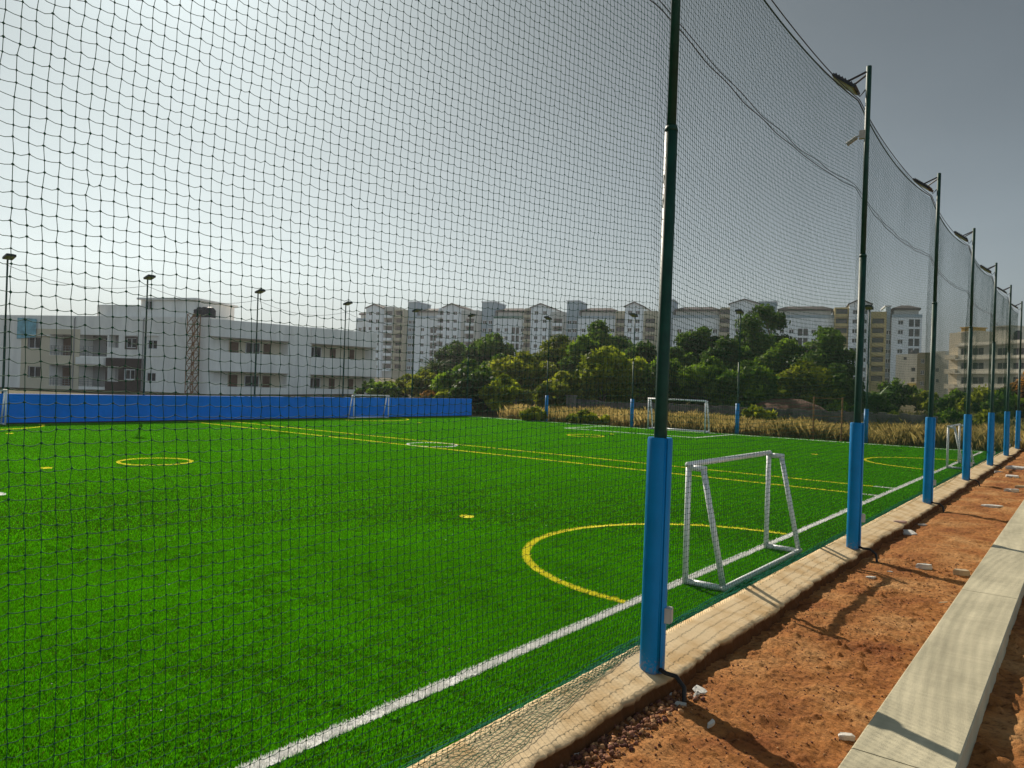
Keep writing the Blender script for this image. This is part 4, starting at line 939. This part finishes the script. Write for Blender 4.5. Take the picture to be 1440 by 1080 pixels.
TREES = [
 (655, 503, 74, 52, 'green', 'bushy green tree just above the far end of the blue wall'),
 (640, 478, 52, 95, 'dark', 'dark distant tree before the second apartment block from the left'),
 (692, 466, 76, 78, 'dark', 'rounded dark tree left of the olive ones, below the third apartment block'),
 (672, 520, 60, 47, 'dark', 'low dark tree behind the corner where the blue wall ends'),
 (735, 492, 86, 58, 'olive', 'wide olive tree right of the rounded dark tree'),
 (712, 525, 60, 46, 'yellow', 'yellowish low tree standing over the stone pillars'),
 (785, 468, 66, 66, 'olive', 'olive tree before the fourth far post with its lamp head'),
 (820, 470, 50, 62, 'green', 'mid green tree filling the gap left of the taller rounded tree'),
 (839, 449, 74, 72, 'green', 'taller rounded tree left of the nearest pole'),
 (852, 484, 72, 48, 'yellow', 'bright yellow-green tree left of the nearest pole, in front of the taller one'),
 (790, 520, 70, 47, 'olive', 'low olive tree behind the first padded post left of the end goal'),
 (905, 478, 66, 62, 'dark', 'dark tree right behind the lower nearest pole'),
 (893, 500, 60, 50, 'yellow', 'yellow-green tree touching the left side of the nearest pole'),
 (948, 486, 64, 56, 'green', 'green tree just right of the nearest pole'),
 (983, 458, 62, 60, 'dark', 'dark tree with a leafy tip halfway between the nearest pole and the tallest tree'),
 (1020, 472, 76, 52, 'dark', 'broad dark tree left below the tallest tree'),
 (1068, 426, 72, 62, 'dark', 'tallest dark tree, reaching the apartment rooflines'),
 (1045, 505, 80, 46, 'green', 'leafy green tree under the tallest tree, behind the end-line post'),
 (1105, 474, 70, 56, 'green', 'green tree right beside the tallest tree'),
 (1162, 457, 74, 54, 'dark', 'dense dark tree left of the second padded post'),
 (1125, 505, 84, 47, 'olive', 'brownish olive tree behind the rusty gate frame'),
 (1180, 510, 60, 48, 'dark', 'dark low tree at the left side of the second padded post'),
]
TREES += [
 (610, 512, 70, 84, 'green', 'green tree far back, before the second apartment block, above the palm bushes'),
 (700, 497, 80, 70, 'green', 'mid green tree filling the space left of the wide olive tree'),
 (765, 500, 80, 74, 'dark', 'dark tree in the gap behind the wide olive tree'),
 (875, 476, 70, 78, 'dark', 'dark tree far back between the yellow-green trees by the nearest pole'),
 (930, 500, 80, 50, 'green', 'mid green tree low down at the right side of the nearest pole'),
 (1000, 500, 84, 48, 'green', 'mid green tree behind the right end of the far goal'),
 (1080, 480, 80, 72, 'dark', 'dark tree far back behind the tallest tree'),
 (1140, 478, 80, 68, 'green', 'green tree far back left of the dense dark tree'),
]
for i, (px, yt, wp, dpt, pal, lab) in enumerate(TREES): tree(px, yt, wp, dpt, pal, lab, 100+i*3, aspect=-0.3 if px in (1068, 1162, 983) else 1.0, low=0.0 if dpt < 64 else 0.1)
BUSH = [
 (752, 572, 30, 38, 'olive', 'small olive bush among the dry grass left of the first padded end-line post'),
 (825, 577, 56, 37, 'olive', 'low olive bush in the dry grass between the end-line posts left of the goal'),
 (1062, 570, 50, 37, 'olive', 'low olive bush in the dry grass right of the far goal'),
 (1255, 578, 60, 37, 'olive', 'low olive bush in the dry grass right of the second padded post'),
 (1336, 575, 60, 38, 'green', 'low green bush in the dry grass right of the third padded post'),
 (1392, 574, 46, 38, 'olive', 'low olive bush in the dry grass behind the fifth padded post'),
 (527, 534, 46, 70, 'dark', 'dark bush hiding the foot of the leftmost apartment block beside the white building'),
 (545, 535, 50, 64, 'green', 'green bush against the right end of the flat-roofed white building'),
 (572, 524, 54, 66, 'olive', 'olive bush in front of the leftmost apartment block'),
 (598, 518, 44, 62, 'olive', 'olive bush just left of the palm'),
 (630, 545, 44, 50, 'yellow', 'yellowish bush right over the last stretch of blue wall'),
 (605, 548, 40, 52, 'rusty', 'reddish flowering bush over the blue wall'),
 (1262, 530, 66, 60, 'green', 'rounded green bush right of the banana plant'),
 (1235, 555, 60, 46, 'dark', 'low dark bush around the foot of the banana plant'),
 (1305, 548, 60, 58, 'olive', 'olive bush behind the third padded post'),
 (1345, 546, 54, 54, 'green', 'green bush between the third and fourth padded posts'),
 (1378, 540, 56, 50, 'olive', 'olive bush between the fourth and fifth padded posts'),
 (1412, 545, 46, 46, 'green', 'green bush behind the fifth and sixth padded posts'),
 (1446, 520, 56, 52, 'rusty', 'rust-coloured bush at the right edge of the picture'),
 (1180, 560, 60, 44, 'green', 'low green bush behind the gate frame'),
]
for i, (px, yt, wp, dpt, pal, lab) in enumerate(BUSH): tree(px, yt, wp, dpt, pal, lab, 300+i*3, name='bush', low=0.0, cat='bush', group='bushes around the pitch', n=2600 if dpt > 40 else 1500)
# palm and banana
def frond(mb_, base, az, L_, rise, droop, wd, cols_list, nseg=9):
    pts = []
    for q in range(nseg+1):
        s = q/nseg; pts.append(np.array(base)+np.array([math.cos(az)*L_*s, math.sin(az)*L_*s, rise*s-droop*s*s]))
    side = np.array([-math.sin(az), math.cos(az), 0])
    V_ = []
    for q, p in enumerate(pts):
        s = q/nseg; ww = wd*math.sin(math.pi*min(1, 0.12+0.88*s))**0.6*(1 if q < nseg else .1); V_ += [p-side*ww-np.array([0, 0, ww*.3]), p, p+side*ww-np.array([0, 0, ww*.3])]
    mb_.add(V_, [f for q in range(nseg) for f in ((3*q, 3*q+1, 3*q+4, 3*q+3), (3*q+1, 3*q+2, 3*q+5, 3*q+4))])
lf_ban = mat('banana leaf', (0.07, 0.14, 0.02), 0.55, 0.25, 2, 0.2, transl=0.35); lf_palm = mat('palm leaf', (0.05, 0.085, 0.02), 0.7, 0.25, 2, 0.05, transl=0.25)
P = foot(1228, 47); bt = thing('banana_plant', 'banana plant with large ragged upright leaves behind the second padded post', 'plant', (P[0], P[1], 0.1))
mb = MB(); mb.tube([(0, 0, 0), (0.05, 0, 1.0), (0.02, 0, 1.7)], [.14, .12, .08], 8); mb.build('trunk', M['bark'], bt, True)
mb = MB()
for q in range(9): az = q*2.4+.4; frond(mb, (0, 0, 1.4+.1*(q % 3)), az, 0.9+.5*(q % 3)/2, 1.6-.2*(q % 4), 0.5+.25*(q % 3), 0.22, None)
mb.build('leaves', lf_ban, bt)
P = foot(612, 66); zt_ = at(612, 497, 66)[2]; pt = thing('palm_tree', 'small fan of a palm rising above the bushes before the second apartment block', 'palm', (P[0], P[1], 0))
mb = MB(); mb.tube([(0, 0, 0), (0.1, 0, zt_*.5), (0, 0, zt_-1.2)], [.2, .15, .12], 8); mb.build('trunk', M['bark'], pt, True)
mb = MB()
for q in range(60): az = q*2.399; frond(mb, (0, 0, zt_-1.3), az, 1.7+.4*random.random(), 1.7-1.9*(q/60), 0.7, 0.09, None, 6)
mb.build('crown', lf_palm, pt)
# dry grass, as a far strip of blades
def dry_blades(n, xr, yr, hr, seed, palette, zf, dens=None):
    r = np.random.default_rng(seed); x = r.uniform(*xr, n); y = r.uniform(*yr, n)
    k = r.random(n) < np.clip(fbm(x, y, 3.0, seed, 3)*2.4-0.55, 0.02, 1) if dens is None else r.random(n) < dens(x, y); x, y = x[k], y[k]; n = len(x)
    h = r.uniform(*hr, n)*(0.45+0.95*np.clip(fbm(x, y, 1.1, seed+5, 4)-0.15, 0, 1)); th = r.uniform(0, 6.28, n); wd = r.uniform(.006, .015, n); ln = h*r.uniform(.1, .7, n); la = r.uniform(0, 6.28, n); z = zf(x, y)
    a = np.stack([x-np.cos(th)*wd, y-np.sin(th)*wd, z-.03], 1); b = np.stack([x+np.cos(th)*wd, y+np.sin(th)*wd, z-.03], 1)
    m1 = np.stack([x+np.cos(la)*ln*.35, y+np.sin(la)*ln*.35, z+h*.65], 1); c = np.stack([x+np.cos(la)*ln, y+np.sin(la)*ln, z+h], 1)
    tn = np.clip(fbm(x, y, 2.5, seed+9, 3)*1.8-.4+r.normal(0, .18, n), 0, 1)[:, None]; A, B = [np.array([q]) for q in palette]
    cc = (A*(1-tn)+B*tn)*r.uniform(.7, 1.3, (n, 1))
    return np.stack([a, b, m1, c], 1).reshape(-1, 3), np.stack([np.arange(n)*4, np.arange(n)*4+1, np.arange(n)*4+2], 1), np.stack([np.arange(n)*4+2, np.arange(n)*4+1, np.arange(n)*4+3], 1), np.repeat(cc, 4, 0)
V, f1, f2, c = dry_blades(170000, (-26, 8), (31.9, 42), (0.35, 0.85), 5, ((0.22, 0.18, 0.05), (0.54, 0.40, 0.14)), scrub_z, dens=lambda x, y: np.clip((y-31.6)/1.5, .1, 1)*np.clip(fbm(x, y, 3.5, 4, 3)*2.6-.6, .08, 1))
tag(link('dry_grass', big_mesh('dry_grass', V, np.concatenate([f1, f2]), M['dry'], c)), 'tall golden dry grass on the waste ground beyond the end line', 'dry grass', kind='stuff')
V, f1, f2, c = dry_blades(40000, (-40, 20), (38, 60), (0.4, 1.0), 15, ((0.06, 0.08, 0.02), (0.22, 0.2, 0.06)), scrub_z)
tag(link('undergrowth', big_mesh('undergrowth', V, np.concatenate([f1, f2]), M['dry'], c)), 'green and straw coloured undergrowth below the trees', 'undergrowth', kind='stuff')
# stone wall and pillars beyond the end
sw = MB(); y = 39.0
xsw = np.linspace(-33, -5.5, 90)
for q in range(len(xsw)-1):
    h = 0.98+0.10*random.random(); sw.box((xsw[q], y-.2+.04*random.random(), -.1), (xsw[q+1]-.012, y+.2, h))
tag(sw.build('stone_wall', M['stone']), 'low dark rubble stone wall beyond the dry grass', 'wall')
for px, lab in ((712, 'grey gate pillar by the end of the blue wall'), (803, 'grey gate pillar at the left end of the low stone wall, left of the padded posts')):
    P = on_y(px, 570, 37.6); m_ = MB(); m_.box((-.22, -.22, -.1), (.22, .22, 1.25)); m_.box((-.27, -.27, 1.252), (.27, .27, 1.33)); o = m_.build('gate_pillar', M['stone']); o.location = (P[0], P[1], 0); tag(o, lab, 'pillar', 'grey gate pillars')
# rusty gate frame standing by the end line
P1, P2 = on_y(1143, 616, 31.7), on_y(1183, 617, 31.7)
gt = thing('gate_frame', 'thin rusty gate frame standing before the dry grass right of the end goal', 'gate frame', (P1[0], 31.7, 0)); dx = P2[0]-P1[0]
for x in (0, dx): m_ = MB(); m_.tube([(x, 0, -.1), (x, 0, 1.75)], .03, 6); m_.build('upright', M['rust'], gt)
for z in (0.95, 1.68): m_ = MB(); m_.tube([(.032, 0, z), (dx-.032, 0, z)], .018, 6); m_.build('crosspiece', M['rust'], gt)
# red earth mound
P = foot(1108, 43); m_ = MB(); K = 20; vs_ = []; fs_ = []
for a in range(7):
    for b in range(K):
        th = 2*math.pi*b/K; rr = 2.9*(1-a/6)**.8*(1+.18*random.random()); vs_.append((rr*math.cos(th), .7*rr*math.sin(th), 1.5*(1-(1-a/6)**2)*(1+.06*random.random())))
for a in range(6):
    for b in range(K): fs_.append((a*K+b, a*K+(b+1) % K, (a+1)*K+(b+1) % K, (a+1)*K+b))
m_.add(vs_, fs_); o = m_.build('earth_mound', M['mound'], None, True); o.location = (P[0], P[1], 0); tag(o, 'heap of red-brown earth beyond the gate frame under the trees', 'earth mound')
# ------------------------------------------------------------------ rubble on the dirt
def chunk(name, px, py, z, size, m_, label, rz=0.0, tilt=0.0, cat='rubble', jag=0.18, seed=0):
    r = np.random.default_rng(seed+int(px)); P = on_z(px, py, z); sx, sy, sz = size
    n = 9; poly = []
    if jag < .1: base = [(-1, -1), (0, -1.02), (1, -1), (1.02, 0), (1, 1), (0, 1.02), (-1, 1), (-1.02, 0)]
    else: base = [(math.cos(2*math.pi*q/n), math.sin(2*math.pi*q/n)) for q in range(n)]
    poly = [(x*sx/2*(1+r.normal(0, jag)), y*sy/2*(1+r.normal(0, jag))) for x, y in base]; k = len(poly)
    rings = [(0.94, 0), (1.0, .15), (1.0+r.normal(0, jag*.2), .8), (0.90, 1.0)]
    V_ = [(x*a+r.normal(0, jag*.02), y*a, b*sz*(1+(r.normal(0, jag*.25) if b > .5 else 0))) for a, b in rings for x, y in poly]
    F_ = [(q*k+j, q*k+(j+1) % k, (q+1)*k+(j+1) % k, (q+1)*k+j) for q in range(3) for j in range(k)]+[tuple(range(k-1, -1, -1)), tuple(3*k+j for j in range(k))]
    mb = MB(); mb.add(V_, F_); o = mb.build(name, M[m_]); o.location = (P[0], P[1], z-.008); o.rotation_euler = (tilt, 0, rz); return tag(o, label, cat, 'rubble pieces on the dirt')
a38 = YAW
for q in [
 ('brick', 1300, 799, .045, (.17, .075, .05), 'chip', 'white brick lying flat on the dirt midway to the concrete beam', a38, 0, .03),
 ('brick', 1352, 808, .045, (.15, .08, .055), 'tan', 'tan brick touching the concrete beam', a38-.2, 0, .03),
 ('stone_chip', 1224, 812, .045, (.09, .05, .018), 'chip', 'thin white chip in the goal shadow by the second padded post', a38, 0, .2),
 ('stone_chip', 1251, 805, .045, (.06, .04, .02), 'grey', 'small greyish chip right of the second padded post cable', .4, 0, .25),
 ('broken_slab', 1277, 750, .03, (.20, .11, .035), 'chip', 'broken white slab leaning against the kerb edge after the second padded post', a38-1.0, .5, .12),
 ('broken_tile', 1266, 735, .12, (.17, .07, .03), 'pink', 'pinkish broken tile lying on the kerb after the second padded post', a38, 0, .15),
 ('stone_chip', 1297, 738, .03, (.10, .04, .02), 'chip', 'white chip beside the kerb right of the broken slab', a38-.2, 0, .2),
 ('broken_tile', 1395, 713, .045, (.30, .14, .04), 'chip', 'flat white tile on the dirt level with the third padded post', a38, 0, .12),
 ('brick', 1424, 692, .045, (.27, .09, .07), 'chip', 'white brick on the dirt, right of the fourth padded post', a38, 0, .03),
 ('brick', 1436, 686, .045, (.25, .08, .05), 'tan', 'tan brick at the right edge, just beyond the white brick', a38, 0, .03),
 ('broken_tile', 1422, 671, .045, (.30, .16, .05), 'chip', 'broken white tile on the dirt beyond the two bricks', a38, .1, .2),
 ('broken_slab', 1430, 660, .045, (.45, .25, .08), 'chip', 'farthest white slab on the dirt beside the sixth padded post', a38, .1, .15),
 ('stone_piece', 1190, 1040, .045, (.085, .042, .035), 'chip', 'white rounded piece near the lower end of the concrete beam', a38, 0, .08),
 ('broken_tile', 984, 970, .06, (.085, .06, .012), 'chip', 'white tile shard at the end of the nearest post cable', a38-.5, .3, .2),
 ('stone_chip', 957, 991, .04, (.065, .035, .018), 'grey', 'grey chip in the shadow of the nearest padded post', a38-.2, .2, .15),
 ('broken_tile', 1000, 1018, .04, (.085, .03, .018), 'chip', 'long white shard lying in the shadow of the nearest padded post', a38+.9, .1, .12),
 ('stone_chip', 977, 978, .05, (.045, .025, .03), 'grey', 'small grey chip standing beside the nearest post cable', a38+1.2, .6, .2),
 ('stone_chip', 922, 1003, .02, (.075, .015, .012), 'grey', 'thin bluish grey sliver left of the nearest post shadow', a38+.4, 0, .2),
 ('stone_chip', 913, 1025, .03, (.075, .035, .012), 'tan', 'flat beige chip at the edge of the dark gravel', a38-.1, 0, .2),
 ('stone_chip', 944, 977, .02, (.045, .03, .018), 'chip', 'small white chip under the kerb edge by the nearest padded post', a38-.5, .2, .2),
 ('stone_piece', 811, 1069, .0, (.04, .04, .04), 'chip', 'whitish cube-like stone beside the kerb at the bottom of the picture', .3, .2, .1),
 ('stick', 1326, 848, .05, (.10, .018, .016), 'tan', 'short pale stick on the dirt beside the concrete beam', a38+.25, 0, .1),
 ('brick', 1437, 847, .30, (.09, .09, .05), 'tan', 'tan brick on the dirt right of the concrete beam', .5, 0, .05),
 ('stone_chip', 1404, 665, .045, (.16, .10, .05), 'grey', 'grey chip by the kerb near the fifth padded post', .2, .1, .2),
]: chunk(*q)
# reddish gravel heaped along the kerb left of the nearest post, plus crumbs
r = np.random.default_rng(77); n = 1900
t_ = r.random(n); cx = -1.80+r.normal(0, .055, n)+.04*t_; cy = 2.75+1.25*r.random(n)**1.1
far = r.random(n) < .62; cx = np.where(far, r.uniform(-1.78, -.72, n), cx); cy = np.where(far, r.uniform(2.6, 9, n), cy)
sz = np.where(far, r.uniform(.002, .008, n), .004+.014*r.random(n)**2); cz = dirt_z(cx, cy)+sz*.4
ico = MB(); ph_ = (1+5**.5)/2
iv = np.array([(-1, ph_, 0), (1, ph_, 0), (-1, -ph_, 0), (1, -ph_, 0), (0, -1, ph_), (0, 1, ph_), (0, -1, -ph_), (0, 1, -ph_), (ph_, 0, -1), (ph_, 0, 1), (-ph_, 0, -1), (-ph_, 0, 1)])/1.9
iF = np.array([(0,11,5),(0,5,1),(0,1,7),(0,7,10),(0,10,11),(1,5,9),(5,11,4),(11,10,2),(10,7,6),(7,1,8),(3,9,4),(3,4,2),(3,2,6),(3,6,8),(3,8,9),(4,9,5),(2,4,11),(6,2,10),(8,6,7),(9,8,1)])
pk_ = r.integers(0, 5, n); gc = np.array([(0.20, 0.085, 0.04), (0.30, 0.14, 0.06), (0.13, 0.05, 0.035), (0.40, 0.22, 0.10), (0.22, 0.10, 0.06)])[pk_]*r.uniform(.6, 1.3, (n, 1))
GV = (np.stack([cx, cy, cz], 1)[:, None]+iv[None]*(sz[:, None, None]*r.uniform(.6, 1.3, (n, 12, 1)))).reshape(-1, 3); GF = (np.arange(n)[:, None, None]*12+iF[None]).reshape(-1, 3)
tag(link('gravel', big_mesh('gravel', GV, GF, M['rock'], np.repeat(gc, 12, 0))), 'reddish gravel and crumbs scattered beside the kerb', 'gravel', kind='stuff')
r = np.random.default_rng(5); n = 70; cx = r.uniform(-9, -2.4, n); cy = r.uniform(1.2, 14, n); sz = r.uniform(.004, .010, n); cz = np.full(n, .02)
GV = (np.stack([cx, cy, cz], 1)[:, None]+iv[None]*np.array([1, 1, .4])*(sz[:, None, None]*r.uniform(.6, 1.3, (n, 12, 1)))).reshape(-1, 3); GF = (np.arange(n)[:, None, None]*12+iF[None]).reshape(-1, 3)
tag(link('litter', big_mesh('litter', GV, GF, M['rock'], np.repeat(np.array([(0.6, 0.62, 0.5)])*r.uniform(.6, 1.1, (n, 1)), 12, 0))), 'tiny pale flecks of litter scattered on the turf', 'litter', kind='stuff')
# ------------------------------------------------------------------ overhead wires left
wr = MB(); 
for dz in (0.0,):
    pts = []
    ps = [on_x(px, yt+14, XW-0.25) for px, yt in ((8, 358), (206, 388), (362, 408), (486, 425), (583, 436))]
    for a, b in zip(ps[:-1], ps[1:]):
        for q in range(10): s = q/10; p = a+(b-a)*s; pts.append((p[0], p[1], p[2]-.35*4*s*(1-s)))
    wr.tube(pts, .007, 4)
tag(wr.build('overhead_wire', M['dark']), 'thin sagging wire strung between the posts behind the blue wall', 'wire')
# ------------------------------------------------------------------ haze
hz = MB(); hz.box((-1300, -1300, -3), (1300, 1300, 45)); ho = hz.build('haze', None)
hm = bpy.data.materials.new('haze'); hm.use_nodes = True; n_ = hm.node_tree; n_.nodes.remove(n_.nodes['Principled BSDF'])
pv = n_.nodes.new('ShaderNodeVolumePrincipled'); pv.inputs['Color'].default_value = (0.86, 0.88, 0.9, 1); pv.inputs['Density'].default_value = 0.00032; pv.inputs['Anisotropy'].default_value = 0.3
n_.links.new(pv.outputs[0], n_.nodes['Material Output'].inputs['Volume']); ho.data.materials.clear(); ho.data.materials.append(hm); tag(ho, kind='stuff')
